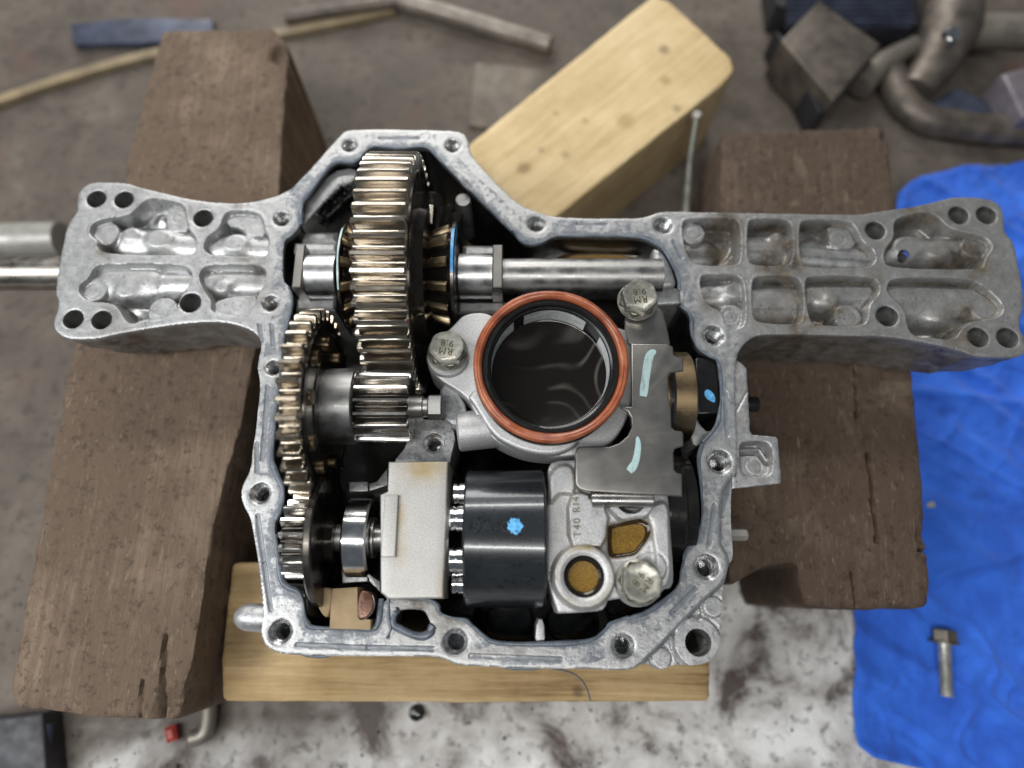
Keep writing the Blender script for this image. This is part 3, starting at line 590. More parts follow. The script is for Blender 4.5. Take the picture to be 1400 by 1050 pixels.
# threaded and plain bolt holes lining the cut-outs
def hole_mesh(name, r, threaded, depth=22):
    b = MB(); prof = [(-0.25, r + 0.12), (-0.32, r)] 
    if threaded:
        prof += [(-1.6, r * 0.80)]; t = -1.6
        while t > -13: prof += [(t - 0.45, r * 0.70), (t - 0.9, r * 0.80)]; t -= 0.9
    else: prof += [(-0.9, r * 0.965), (-depth * .5, r * 0.94)]
    prof += [(-depth, prof[-1][1] * .98), (-depth, 0.05)]
    b.lathe((0, 0, 0), (0, 0, 1), prof, 36, False); return b.mesh(name, 25)
M['thread'] = simple('bright_threads', (0.50, 0.50, 0.50), 0.3, 0.9, 0.4, 300); M['bore'] = simple('dull_bore', (0.16, 0.16, 0.155), 0.5, 0.5, 0.6, 120, 0.3)
mh = {}
for k, (c, r) in enumerate(hole_list):
    thr = k < len(screw_px); key = (round(r, 1), thr)
    if key not in mh: mh[key] = hole_mesh('bolt_hole', round(r, 1), thr, 20 if thr else (15 if k < len(screw_px) + len(arm_px) else 30))
    o = link('bolt_hole', mh[key], 'thread' if thr else 'bore', house); o.location = (c[0] * MM, c[1] * MM, (-5.0 if k == len(hole_list) - 2 else -0.8 if k == len(hole_list) - 1 else 0) * MM)

# cavity floor, sealant squeezed out along the joint, bosses and saddles inside
fl = MB(); ring = [(x, y, -69.0) for x, y in ats(chaikin(inner_px, 1))]; cx, cy = at(660, 560)
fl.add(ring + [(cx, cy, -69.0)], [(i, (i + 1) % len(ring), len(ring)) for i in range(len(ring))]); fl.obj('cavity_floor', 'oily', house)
def bead(px, r0, seed, z=-0.5, closed=False):
    P = ats(chaikin(px, 3, closed)); g = np.random.default_rng(seed); n = len(P); s = np.interp(np.arange(n), np.arange(0, n + 8, 8), g.random(len(np.arange(0, n + 8, 8))))
    w = np.interp(np.arange(n), np.arange(0, n + 5, 5), g.random(len(np.arange(0, n + 5, 5))) - .5)
    MB().tube([(p[0] + w[i] * .9, p[1] + w[i] * .7, z) for i, p in enumerate(P)], (r0 * (0.35 + s * 1.0)).tolist(), 8).obj('sealant_bead', 'seal', house, 60)
bead(inner_px[4:13], 1.3, 1); bead(inner_px[13:24], 0.9, 2); bead(inner_px[23:36], 1.25, 3); bead(inner_px[36:46], 1.0, 4); bead(inner_px[45:56], 1.0, 5); bead(inner_px[55:68], 1.1, 6); bead(inner_px[68:78], 1.3, 7); bead(inner_px[78:], 1.2, 8)
bead(Z4((735,770),(715,800),(722,835),(755,865),(820,890),(880,878),(890,840)), 1.6, 9, -0.2)
bead(Z4((690,700),(690,780),(700,850),(690,890)), 0.9, 10, 0.1); bead([(400,893),(425,896),(450,898)], 0.9, 11, -1.6); bead([(690,912),(720,915),(742,914)], 0.8, 12, -1.6)
cast_extra = []
def rib(name, px, z0, z1, mat='cast', bevel=0.5, ch=1, holes=()): 
    o = plate(name, ats(chaikin(px, ch), z1), list(holes), z0, z1, mat, house, bevel); return o
# the screw boss in the middle, with the web that carries the bearing block
bc = Z3((960,765),(1010,745),(1060,760),(1120,745),(1190,770),(1240,850),(1215,960),(1200,1040),(930,1040),(850,1030),(955,900))
b0 = at(593, 606); rib('middle_boss', bc, -40, -1.5, 'boss', holes=[circ(at(593, 606, -1.5), 4.9, 36)])
bo = link('bolt_hole', hole_mesh('bolt_hole', 4.9, True), 'thread', house); bm0 = at(593, 606, -1.5); bo.location = (bm0[0] * MM, bm0[1] * MM, -1.6 * MM)
# cast pin with a machined top, rear wall rib, saddles that carry the shafts
pin = at(633, 273, -4); MB().lathe((pin[0], pin[1], -40), (0, 0, 1), [(0, 4.6), (35.2, 4.2), (36, 3.8)], 32).obj('cast_pin', 'oilcast', house)
Y1 = at(520, 378, 0)[1]; Y2, ZP = at(500, 555.5, 14)[1], 14.0; Y3 = at(690, 735, 0)[1]
def bx(name, px0, py0, px1, py1, z0, z1, mat='cast', bevel=0.6):
    a, b = at(px0, py1, z1), at(px1, py0, z1)
    return MB().box(((a[0] + b[0]) / 2, (a[1] + b[1]) / 2, (z0 + z1) / 2), (b[0] - a[0], b[1] - a[1], z1 - z0), 0, bevel).obj(name, mat, house)
bx('shaft_saddle', 401, 331, 461, 345, -45, -3, 'cast', 1.6); bx('shaft_saddle', 404, 316, 461, 331, -45, -12, 'cast', 2.0); bx('shaft_saddle', 404, 408, 459, 424, -45, -4, 'oilcast', 1.2)
bx('shaft_saddle', 632, 334, 684, 352, -45, -5, 'cast', 2.2); bx('shaft_saddle', 626, 412, 690, 428, -45, -6, 'oilcast', 1.2)
rib('wall_rib', [(410,283),(428,266),(452,234),(486,228),(489,243),(459,262),(432,288),(404,319),(398,318)], -50, -5, 'cast', 1.0)
rib('rear_ledge', [(722,338),(740,336),(762,326),(872,326),(892,334),(905,352),(896,372),(720,372)], -60, -22, 'oilcast', 2.0)
rib('shaft_boss', Z7b((1135,385),(1150,380),(1190,400),(1225,450),(1255,520),(1270,580),(1225,600),(1140,590)), -45, 1.0, 'cast', 3.0, 2)
rib('shaft_boss', Z7b((1100,590),(1290,590),(1330,640),(1330,680),(1110,690)), -45, -4.0, 'boss', 1.5)
rib('bearing_saddle', Z4((395,188),(440,186),(440,272),(398,268)), -40, -7, 'boss', .6); rib('bearing_saddle', Z4((515,192),(600,190),(602,236),(515,240)), -40, -6, 'oilcast', .6, 0); rib('bearing_saddle', Z4((604,200),(640,190),(688,130),(690,210),(606,236)), -40, -6, 'oilcast', .6, 0)
rib('bearing_saddle', Z4((355,590),(408,562),(402,640),(372,655)), -40, -2.5, 'boss', .6); rib('bearing_saddle', Z4((482,590),(598,600),(600,640),(485,650)), -40, -4, 'boss', .6, 0); rib('bearing_saddle', Z4((602,604),(655,640),(655,690),(604,640)), -40, -5, 'oilcast', .6, 0)
rib('pad_slot_wall', Z4((315,640),(330,640),(330,850),(312,840)), -35, -6, 'boss', .4); rib('corner_fillet', Z4((235,650),(318,690),(318,720),(205,700),(200,640)), -40, -1.2, 'cast', .6)
rib('pump_seat', [(604,520),(624,530),(640,560),(634,585),(612,580),(598,556)], -40, 6, 'boss', 1.5)
rib('web_post', [(734,846),(744,846),(746,882),(731,882)], -40, -2.0, 'cast', .5)
rib('right_wall_pad', [(946,560),(963,590),(976,588),(955,612),(944,604)], -30, -6, 'cast', .6)
# outside lugs: the foot on the right, the stub on the left, a stud in the side wall
lug = ats([(1003,492),(1006,490),(1014,494),(1022,502),(1024,530),(1027,588),(1030,593),(1040,594),(1063,596),(1065,599),(1068,630),(1070,657),(1068,660),(1040,663),(1003,667)]); pock = ats(chaikin([(1011,612),(1014,604),(1022,601),(1045,601),(1055,605),(1059,614),(1059,640),(1056,649),(1048,652),(1022,652),(1014,648),(1012,636)], 2))
def lug_h(X, Y, xs, ys, sd):
    z = np.full_like(X, -1.6) - 0.45 * np.exp(-np.maximum(-sd, 0) / .4) + .12 * vnoise(X, Y, 3, 4); d = sdf_grid(pock, xs, ys)
    c = at(1034, 636); q = np.hypot(X - c[0], Y - c[1]); f = -4.0 - .25 * np.exp(-((q - 3.8) / .35) ** 2); kd = seg_d(X, Y, at(1016, 612), at(1044, 611)); kd = np.minimum(kd, seg_d(X, Y, at(1044, 611), at(1054, 626))); f = f - 5.0 * smooth(3.6, 2.4, kd) + 3.2 * np.exp(-(kd / 1.5) ** 2)
    t = smooth(0, 1.6, -d); z = z * (1 - t) + f * t
    gq = seg_d(X, Y, at(1024, 532), at(1009, 560)); z -= .5 * np.exp(-(gq / .5) ** 2)
    return z, dict(stain_shade=.15 + .3 * vnoise(X, Y, 6, 8), seal=0 * X, oil=0 * X)
relief('side_lug', lug, [], lug_h, 0.42, 'cast', house, lambda x, y: [(0.1 + 0 * x, 0.6 + 0 * x), (-.4 + 0 * x, 6 + 0 * x), (-1.5 + 0 * x, np.where(y < at(0, 640)[1], 12, 34.0))])
s0 = at(356, 845, -10); MB().lathe((s0[0], s0[1], -12), (-1, 0.05, 0), [(-6, 6.0), (0, 6.3), (6.5, 6.1), (10, 5.0), (12, 3.0), (12.8, 1)], 32).obj('side_stub', 'cast', house)
s0 = at(1000, 731, -14); MB().lathe((s0[0], s0[1], -14), (1, 0.0, 0), [(-4, 3), (6.5, 3), (7.5, 2.4)], 6).obj('drain_plug', 'pale', house, 20)
s0 = at(1005, 553, -34); MB().lathe((s0[0], s0[1], -34), (1, 0, 0), [(-6, 4), (12, 4), (12, 2.2), (8, 2.2)], 24, False).obj('hose_spigot', 'rubber', house)
for px, z in ():        # bosses underneath the arms
    p = at(290 if px < 700 else 1150, 446); MB().lathe((p[0], p[1] - 1, -40), (0, 0.12, 1), [(-8, 3), (-7, 5), (0, 8), (8, 9)], 32).obj('arm_boss', 'bore', house)

# ------------------------------------------------------------------ gears and shafts
def gear_rings(o, R, Rr, N, xs_scale, phase=0.0, wid=(0.27, 0.20, 0.11)):
    p = 2 * math.pi / N; prof = []
    for i in range(N):
        a = i * p + phase
        d = R - Rr
        for f, r in ((-.5, Rr), (-.40, Rr + d * .03), (-wid[0], Rr + d * .18), (-wid[1], Rr + d * .48), (-(wid[1] + wid[2]) / 2 - .005, Rr + d * .75), (-wid[2], R - .2), (-wid[2] + .02, R), (wid[2] - .02, R), (wid[2], R - .2), ((wid[1] + wid[2]) / 2 + .005, Rr + d * .75), (wid[1], Rr + d * .48), (wid[0], Rr + d * .18), (.40, Rr + d * .03)):
            prof.append((a + f * p, r))
    return [[(x, o[1] + math.cos(a) * (r * sc if not dr else max(2, r - dr)), o[2] + math.sin(a) * (r * sc if not dr else max(2, r - dr))) for a, r in prof] for x, sc, dr in xs_scale]
def gear(name, x0, x1, y, z, R, Rr, N, mat, parent, phase=0.0, bore=0, **kw):
    b = MB(); rings = gear_rings((0, y, z), R, Rr, N, [(x0, 1, .6), (x0 + .6, 1, 0), (x1 - .6, 1, 0), (x1, 1, .6)], phase, **kw); b.loft(rings, True)
    o = b.obj(name, mat, parent, 40); o.data.materials.append(M['rootbrown' if mat in ('gear', 'gear2') else 'web'])
    for p in o.data.polygons:                       # dark material on the root faces
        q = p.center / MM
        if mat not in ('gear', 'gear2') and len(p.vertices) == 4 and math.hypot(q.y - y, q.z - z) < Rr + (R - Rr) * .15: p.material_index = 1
    return o
def cylx(name, prof, y, z, mat, parent=None, n=72, sharp=28):
    return MB().lathe((0, y, z), (1, 0, 0), prof, n).obj(name, mat, parent, sharp)
X = lambda px, py, z=0: at(px, py, z)[0]

ring_x0, ring_x1 = X(474, 378, 58), X(552, 378, 58)
dg_ = thing('ring_gear', 'largest bronze tinted gear with wide straight teeth, rising above the rear wall', 'gear', 'gears inside the housing', ((ring_x0 + ring_x1) / 2, Y1, 0))
gear('toothed_rim', ring_x0, ring_x1, Y1, 0, 61.5, 56.0, 51, 'gear', dg_, 0.02)
cylx('gear_web', [(ring_x1 - 1, 53), (ring_x1 + .6, 53), (ring_x1 + .6, 49.5), (ring_x1 - 1.5, 48.5), (ring_x1 - 1.2, 36), (ring_x1 + 4, 34), (ring_x1 + 4.5, 20)], Y1, 0, 'web', dg_)
cylx('gear_web', [(ring_x0 + 1, 53), (ring_x0 - .6, 53), (ring_x0 - .6, 49.5), (ring_x0 + 1.5, 48.5), (ring_x0 + 1.2, 32), (ring_x0 - 1.5, 30), (ring_x0 - 2, 18)], Y1, 0, 'web', dg_)
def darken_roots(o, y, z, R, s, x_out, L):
    # faces low in the tooth gaps take the dark material
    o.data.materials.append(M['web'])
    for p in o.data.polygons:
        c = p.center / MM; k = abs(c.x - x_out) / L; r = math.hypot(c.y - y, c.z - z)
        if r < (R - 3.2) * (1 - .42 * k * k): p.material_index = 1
def bevel_gear(name, x_in, x_out, R, N, label, group):
    t = thing(name, label, 'gear', group, (x_out, Y1, 0)); b = MB(); s = 1 if x_out > x_in else -1; L = abs(x_out - x_in)
    b.loft(gear_rings((0, Y1, 0), R, R - 5.5, N, [(x_out, 1, .5), (x_out - s * .5, 1, 0), (x_out - s * L * .5, .90, 0), (x_out - s * L, .58, 0), (x_out - s * (L + .4), .55, 0)], 0.15, wid=(.28, .21, .12)), True)
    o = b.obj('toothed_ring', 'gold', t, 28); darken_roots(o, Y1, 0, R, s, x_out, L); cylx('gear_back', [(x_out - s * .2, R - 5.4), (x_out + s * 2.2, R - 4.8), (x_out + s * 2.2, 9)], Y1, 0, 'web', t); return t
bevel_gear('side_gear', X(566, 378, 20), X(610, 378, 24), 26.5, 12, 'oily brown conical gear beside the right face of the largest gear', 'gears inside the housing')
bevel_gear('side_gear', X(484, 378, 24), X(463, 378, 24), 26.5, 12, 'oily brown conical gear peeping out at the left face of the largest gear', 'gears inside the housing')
# spider pin and small bevel pinion in the dark behind
sp = thing('spider_pinion', 'small conical gear, black with oil, on its cross pin behind the brown side gear', 'gear', 'gears inside the housing', (X(585, 320), Y1, 0))
b = MB(); sx = X(585, 330, 10); b.loft([[(sx + p[1], Y1 + 24 + (p[0] - 0), p[2]) for p in r] for r in gear_rings((0, 0, 0), 17, 12, 10, [(0, .72, 0), (8, 1, 0), (11, 1, 0)], .2)], True); b.obj('toothed_ring', 'web', sp, 28)
MB().lathe((sx, Y1 + 10, 0), (0, 1, 0), [(0, 6.5), (36, 6.5), (37, 5.8)], 32).obj('cross_pin', 'web', sp)
for (xa, xb, R, lab) in ((X(614, 378, 26), X(620, 378, 26), 27.5, 'thin washer daubed with blue paint at the right brown side gear'), (X(458, 378, 26), X(462.5, 378, 26), 27.0, 'thin blue edged washer at the left end of the largest gear')):
    t = thing('thrust_washer', lab, 'washer', 'thrust washers on the axle', (xa, Y1, 0)); cylx('washer_disc', [(xa, 8), (xa, R - .3), (xa + .3, R), (xb - .3, R), (xb, R - .3), (xb, 8)], Y1, 0, 'disc', t)
    s = xb + .08 if xa > X(560, 378) else xa - .08
    pts = []; n = 26
    if xa > X(560, 378):
        g = np.random.default_rng(5); outer_ = [(s, Y1 + math.cos(a) * (R - .6), math.sin(a) * (R - .6)) for a in np.linspace(R_(35), R_(118), n)]; inn = [(s, Y1 + math.cos(a) * (R - 7.5 + g.random() * 1.6), math.sin(a) * (R - 7.5)) for a in np.linspace(R_(35), R_(118), n)]
        MB().loft([outer_, inn], False, False).obj('blue_paint', 'blue', t); MB().loft([[(xa + .35, Y1 + math.cos(a) * (R + .07), math.sin(a) * (R + .07)) for a in np.linspace(R_(58), R_(112), n)], [(xb - .35, Y1 + math.cos(a) * (R + .07), math.sin(a) * (R + .07)) for a in np.linspace(R_(58), R_(112), n)]], False, False).obj('blue_paint', 'blue', t)
    else:
        MB().loft([[(xa + .2, Y1 + math.cos(a) * (R + .07), math.sin(a) * (R + .07)) for a in np.linspace(R_(55), R_(130), n)], [(xa + 1.0, Y1 + math.cos(a) * (R + .07), math.sin(a) * (R + .07)) for a in np.linspace(R_(55), R_(130), n)]], False, False).obj('blue_paint', 'paleblue', t)
        
for (x0, x1, cx0, cx1, lab) in ((X(411, 378, 10), X(457, 378, 10), X(399, 378, 13), X(412, 378, 13), 'plain steel axle bushing with square collar left of the largest gear'), (X(625, 378, 10), X(674, 378, 10), X(673, 378, 13), X(687, 378, 13), 'plain steel axle bushing with square collar right of the blue washer')):
    t = thing('axle_bushing', lab, 'bushing', 'axle bushings', ((x0 + x1) / 2, Y1, 0)); cylx('sleeve', [(x0, 9.4), (x0, 11.4), (x0 + .5, 11.8), (x1 - .5, 11.8), (x1, 11.4), (x1, 9.4)], Y1, 0, 'steel', t)
    MB().box(((cx0 + cx1) / 2, Y1, -1.5), (cx1 - cx0, 24.0, 27), 0, .5).obj('collar', 'plate', t)
sh = thing('axle_shaft', 'rusty ground steel axle shaft sticking out of the left arm end', 'shaft', 'axle shafts', (X(20, 373), Y1, 0))
yl = at(40, 373, -11)[1]; MB().lathe((0, yl, -11.5), (1, 0, 0), [(X(-60, 373), 9.4), (X(96, 373), 9.4)], 64).obj('shaft_rod', 'rustshaft', sh)
sh = thing('axle_shaft', 'ground steel axle shaft running behind the orange ring into the right arm', 'shaft', 'axle shafts', (X(790, 373), Y1, 0))
MB().lathe((0, Y1, 0), (1, 0, 0), [(X(560, 378), 9.2), (X(903, 378), 9.2)], 64).obj('shaft_rod', 'shaft', sh)

# reduction shaft: large gear, hub and pinion in one piece
t = thing('reduction_gear', 'bronze tinted narrow gear at the left wall with grey hub and bright pinion', 'gear', 'gears inside the housing', (X(440, 555, 14), Y2, ZP))
gx0, gx1 = X(374, 556, 57), X(406, 556, 57)
gear('toothed_rim', gx0, gx1, Y2, ZP, 45.2, 40.0, 36, 'gear2', t, 0.03)
cylx('gear_web', [(gx1 - 1, 38.5), (gx1 + .8, 38.5), (gx1 + .8, 35), (gx1 - 2.5, 33.5), (gx1 - 2.2, 24), (gx1 + .5, 22.5), (gx1 + .8, 17)], Y2, ZP, 'web', t)
for k in range(9):
    a = k * 2 * math.pi / 9 + .32; MB().lathe((gx1 - 3, Y2 + math.cos(a) * 29, ZP + math.sin(a) * 29), (1, 0, 0), [(0, 3.6), (4.4, 3.5), (4.9, 2.9)], 24).obj('drive_pin', 'brass', t)
hx0, hx1 = X(426, 555, 30), X(478, 555, 32)
cylx('hub', [(gx1 - 2, 17.2), (gx1 + 2, 17.6), (hx1 - .6, 17.8), (hx1, 17.2), (hx1, 12)], Y2, ZP, 'hubsteel', t)
gear('pinion', hx1 + .2, X(556, 555, 30), Y2, ZP, 16.8, 12.6, 17, 'pinion', t, 0.19)
ex = X(557, 555, 20); cylx('shaft_end', [(ex - 4, 5.6), (ex + 6, 5.6), (ex + 6.4, 5.2), (ex + 6.4, 4.6), (ex + 9.5, 4.6)], Y2, ZP - 2, 'shaft', t)
MB().lathe((ex + 8.6, Y2, ZP - 2), (1, 0, 0), [(0, 5.6), (.6, 6.2), (6.2, 6.2), (7, 5.4)], 8).obj('shaft_nut', 'hubsteel', t, 20)

# motor shaft: small gear, brake disc, bearing, block
t = thing('motor_shaft', 'shaft along the front with small bright gear left of the thin black disc', 'shaft', None, (X(430, 735), Y3, 0))
gear('small_gear', X(385, 735, 12), X(424, 735, 12), Y3, 0, 18.6, 14.2, 17, 'pinion', t, .1)
cylx('shaft_rod', [(X(420, 735), 6.2), (X(560, 735), 6.2)], Y3, 0, 'shaft', t); cylx('splined_collar', [(X(440, 735), 9), (X(440, 735), 11), (X(462, 735), 11), (X(462, 735), 9)], Y3, 0, 'web', t)
t = thing('brake_disc', 'thin blackened steel brake disc standing upright right of the small gear', 'brake disc', None, (X(425, 735), Y3, 0))
d0, d1 = X(414.5, 735, 28), X(426.5, 735, 28); cylx('disc_plate', [(d0, 8), (d0, 29.8), (d0 + .7, 30.6), (d1 - .7, 30.6), (d1, 29.8), (d1, 8)], Y3, -.5, 'disc', t, 120)
t = thing('ball_bearing', 'polished steel ball bearing between the black disc and grey block', 'bearing', None, (X(490, 735), Y3, 0))
b0_, b1_ = X(466, 735, 15), X(501, 735, 15); cylx('outer_race', [(b0_, 15.2), (b0_, 16.8), (b0_ + .9, 17.8), (b1_ - .9, 17.8), (b1_, 16.8), (b1_, 15.2)], Y3, 0, 'bright', t, 96)
cylx('dust_shield', [(b1_ - .9, 6.4), (b1_ - .6, 15.6), (b1_ - .6, 9.8), (b1_ + .5, 9.6), (b1_ + .5, 6.4)], Y3, 0, 'rubber', t); cylx('inner_race', [(b1_ - 1, 6.3), (b1_ - 1, 9.4), (b1_ + 1.2, 9.2), (b1_ + 1.2, 6.3)], Y3, 0, 'shaft', t); cylx('dust_shield', [(b0_ + .6, 6.4), (b0_ + .6, 15.6)], Y3, 0, 'rubber', t)
# sandblasted block over the bearing with its raised tab
t = thing('bearing_block', 'flat grey sandblasted metal block with raised tab left of the dark cylinder', 'block', None, (X(570, 735), Y3, 0))
ztop = 21.0; P = ats(chaikin(Z4((692,102),(962,100),(952,400),(940,716),(694,720),(657,690),(655,250),(688,236)), 0), ztop)
o = plate('block_body', P, [], -2.5, ztop, 'block', t, 1.0, seg=3); P = ats(Z4((676,252),(738,252),(724,531),(658,530)), ztop + 1.6); plate('raised_tab', P, [], ztop - .5, ztop + 1.8, 'block', t, .6)
me = o.data; st = me.attributes.new('stain_shade', 'FLOAT', 'POINT')
g1, g2, g3 = at(580, 640, ztop), at(548, 690, ztop), at(606, 815, ztop)
bm = bmesh.new(); bm.from_mesh(me); bmesh.ops.triangulate(bm, faces=bm.faces); bmesh.ops.subdivide_edges(bm, edges=[e for e in bm.edges if e.calc_length() > .004], cuts=6, use_grid_fill=True); bm.to_mesh(me); bm.free()
st = me.attributes['stain_shade'] if 'stain_shade' in me.attributes else me.attributes.new('stain_shade', 'FLOAT', 'POINT')
vals = []
for v in me.vertices:
    x, y = v.co.x / MM, v.co.y / MM
    vals.append(min(1, .95 * math.exp(-((y - g1[1]) / 5) ** 2 - ((x - g1[0]) / 10) ** 2) + .8 * math.exp(-((x - g2[0]) / 1.3) ** 2 - ((y - at(0, 720, ztop)[1]) / 16) ** 4) + .4 * math.exp(-((x - g3[0]) / 2) ** 2 - ((y - g3[1]) / 14) ** 2)))
st.data.foreach_set('value', vals)

# motor cylinder block with pistons
cx0, cx1 = X(632, 735, 28), X(748, 735, 28)
t = thing('motor_cylinder', 'dark grey machined motor cylinder with a blue paint dab on top', 'cylinder', None, (X(690, 735), Y3, 0))
cylx('cylinder_body', [(cx0, 10), (cx0, 29.6), (cx0 + 1.0, 30.6), (cx1 - 1.2, 30.9), (cx1 - .4, 30.4), (cx1, 29.5), (cx1, 10)], Y3, 0, 'cyl', t, 160, 20)
def wrap(R, dz=0.0):
    def f(co):
        s = (co.y / MM - Y3) / R; r = R + dz + co.z / MM
        return Vector((co.x, (Y3 + math.sin(s) * r) * MM, math.cos(s) * r * MM))
    return f
xt, yt = at(690, 727, 30.9); text('stamped_number', '9A-C17 1', (X(695, 725, 31), Y3 + 1.6, -.02), 6.6, 0, 'etched', t, .1, wrap(30.9), 1.15)
g = np.random.default_rng(3); blob = MB(); bxp, byp = at(704, 719, 31); n = 30
pts = [(bxp + math.cos(a) * (3.2 + g.normal() * .35) * .95, byp - Y3 + math.sin(a) * (3.3 + g.normal() * .4)) for a in np.linspace(0, 2 * math.pi, n, False)]
ringp = [wrap(30.72)(Vector((x * MM, (Y3 + y) * MM, .12 * MM))) / MM for x, y in pts]; cen = wrap(30.72)(Vector((bxp * MM, byp * MM, .3 * MM))) / MM
mid = [tuple(r * .5 + cen * .5 + Vector((0, 0, .08))) for r in ringp]; blob.v = [tuple(r) for r in ringp] + mid + [tuple(cen)]
blob.f = [(i, (i + 1) % n, n + (i + 1) % n, n + i) for i in range(n)] + [(n + i, n + (i + 1) % n, 2 * n) for i in range(n)]; blob.obj('blue_paint', 'blue2', t, 60)
for k, (yy, dz) in enumerate(((677, 10), (722, 18), (764, 17), (803, 6))):
    pass
for k in range(7):
    a = k * 2 * math.pi / 7 + R_(20); y, z = Y3 + math.cos(a) * 20, math.sin(a) * 20
    if z < -9: continue
    p = thing('piston', ['bright steel piston peeping out between grey block and dark cylinder, %s' % w for w in ('rearmost', 'second from the rear', 'third from the rear', 'frontmost of all', 'front', 'frontmost', 'lowest', 'low', 'rearmost')][k], 'piston', 'pistons of the motor cylinder', (cx0, y, z))
    MB().lathe((cx0 - 6.2, y, z), (1, 0, 0), [(0, 4.6), (.6, 5.4), (2.0, 5.4), (2.3, 4.9), (3.0, 4.9), (3.3, 5.5), (8, 5.5)], 40).obj('piston_body', 'bright', p)
t = thing('thrust_bearing', 'polished round thrust race just right of the grey block', 'bearing', None, (cx0 - 8, Y3, 0)); cylx('race_ring', [(cx0 - 9, 8), (cx0 - 9, 18), (cx0 - 6.8, 18.4), (cx0 - 6.4, 17.8), (cx0 - 6.4, 8)], Y3, 0, 'bright', t, 120)

# brake pads
t = thing('brake_pad', 'tan brown friction pad block below the black disc, at the front wall', 'brake pad', None, (X(470, 830), at(0, 830)[1], 0))
plate('pad_block', ats(Z4((441,672),(553,665),(556,800),(614,812),(612,857),(428,852),(432,770)), 4), [], -22, 4, 'card', t, .35)
for (pp, m, lab, zt) in ((Z4((368,668),(440,668),(438,720),(430,775),(418,804),(395,790),(372,745)), 'card', 'brown half round brake puck against the black disc', 2), (Z4((568,682),(585,680),(612,690),(628,722),(626,762),(605,795),(575,812),(553,806),(552,760),(556,715)), 'padrust', 'glossy red brown half round puck right of the tan pad', 5)):
    t = thing('brake_puck', lab, 'brake puck', None, at(pp[0][0], pp[0][1]) + (0,)); plate('puck_body', ats(chaikin(pp, 1), zt), [], -20, zt, m, t, .8)
    if m == 'padrust': P = ats(chaikin(pp, 2), zt); MB().tube([(x, y, zt - .8) for x, y in P[len(P) // 5: -len(P) // 3]], .32, 8).obj('bright_rim', 'bright', t)

# magnet furred with iron filings
t = thing('chip_magnet', 'magnet furred with black iron filings left of the largest gear', 'magnet', None, at(455, 285, 0) + (0,))
m0, m1 = at(444, 296, 0), at(480, 262, 0); MB().tube([(m0[0], m0[1], -1), (m1[0], m1[1], -1)], 3.6, 20).obj('magnet_rod', 'magnet', t)
fz = MB(); g = np.random.default_rng(11)
for k in range(2600):
    u = g.random(); c = np.array([m0[0] + (m1[0] - m0[0]) * u, m0[1] + (m1[1] - m0[1]) * u, -1]); a = g.random() * 2 * math.pi
    ax = np.array([m1[0] - m0[0], m1[1] - m0[1], 0]); ax = ax / np.linalg.norm(ax); q = np.array([-ax[1], ax[0], 0]); d = q * math.cos(a) + np.array([0, 0, 1]) * math.sin(a) + ax * g.normal() * .35 - ax * .25
    p = c + d * 3.0; e = c + d * (5.2 + 4.0 * g.random() * (0.4 + u)); s = np.cross(d, g.normal(size=3)); s = s / np.linalg.norm(s) * .22
    fz.add([p + s, p - s, e], [(0, 1, 2)])
o = fz.obj('iron_filings', 'filings', t, 180); o['kind'] = 'stuff'
c0, c1 = at(443, 284, -1), at(436, 300, -1); MB().box(((c0[0] + c1[0]) / 2, (c0[1] + c1[1]) / 2, -6), (2.6, 7, 5), R_(-30), .8).obj('magnet_clip', 'web', t)
# black coated magnet by the right wall
t = thing('block_magnet', 'glossy black magnet block with blue dot against the right wall', 'magnet', None, at(967, 527, -3) + (-20,))
plate('magnet_body', ats(Z8((318,318),(330,308),(412,318),(430,345),(432,578),(330,580)), -2), [], -30, -2, 'magnet', t, .7); bp = ats(chaikin(Z8((362,470),(375,462),(398,474),(412,500),(413,527),(395,522),(372,508),(360,490)), 2), -1.9); plate('blue_dot', bp, [], -2.02, -1.88, 'blue2', t, .05)
# ------------------------------------------------------------------ the centre case with its ports, ring, bolts and plates
M['bore2'] = M['bore']
cc = thing('centre_case', 'cast light grey centre case with amber oil wells and lettering T40 RI4', 'casting', None, at(850, 720) + (0,))
ZC = 22.0
body = Z6((470,762),(472,560),(474,330),(474,130),(498,95),(585,92),(760,70),(985,225),(1003,250),(1012,400),(1024,560),(1022,640),(985,652),(975,720),(900,745),(700,752),(560,752))
low_body = ats(chaikin(Z6((470,762),(474,130),(498,92),(600,90),(760,60),(985,225),(1003,250),(1012,400),(1024,560),(1022,645),(975,655),(960,700),(740,690),(725,740),(680,752)), 1), ZC - 3)
well = ats(chaikin(Z6((738,390),(745,372),(800,362),(890,345),(922,365),(928,410),(905,450),(880,480),(860,505),(755,520),(738,500)), 2), ZC - 3); port = at(798.6, 788, ZC + 2); bore_c = circ(port, 25 * .345, 48)
bossc = at(862, 681, ZC)
strip = ats(chaikin(Z6((560,235),(650,230),(662,260),(745,300),(730,470),(640,470),(570,480)), 1), ZC)
Pz = lambda px, py: at(px, py, ZC)
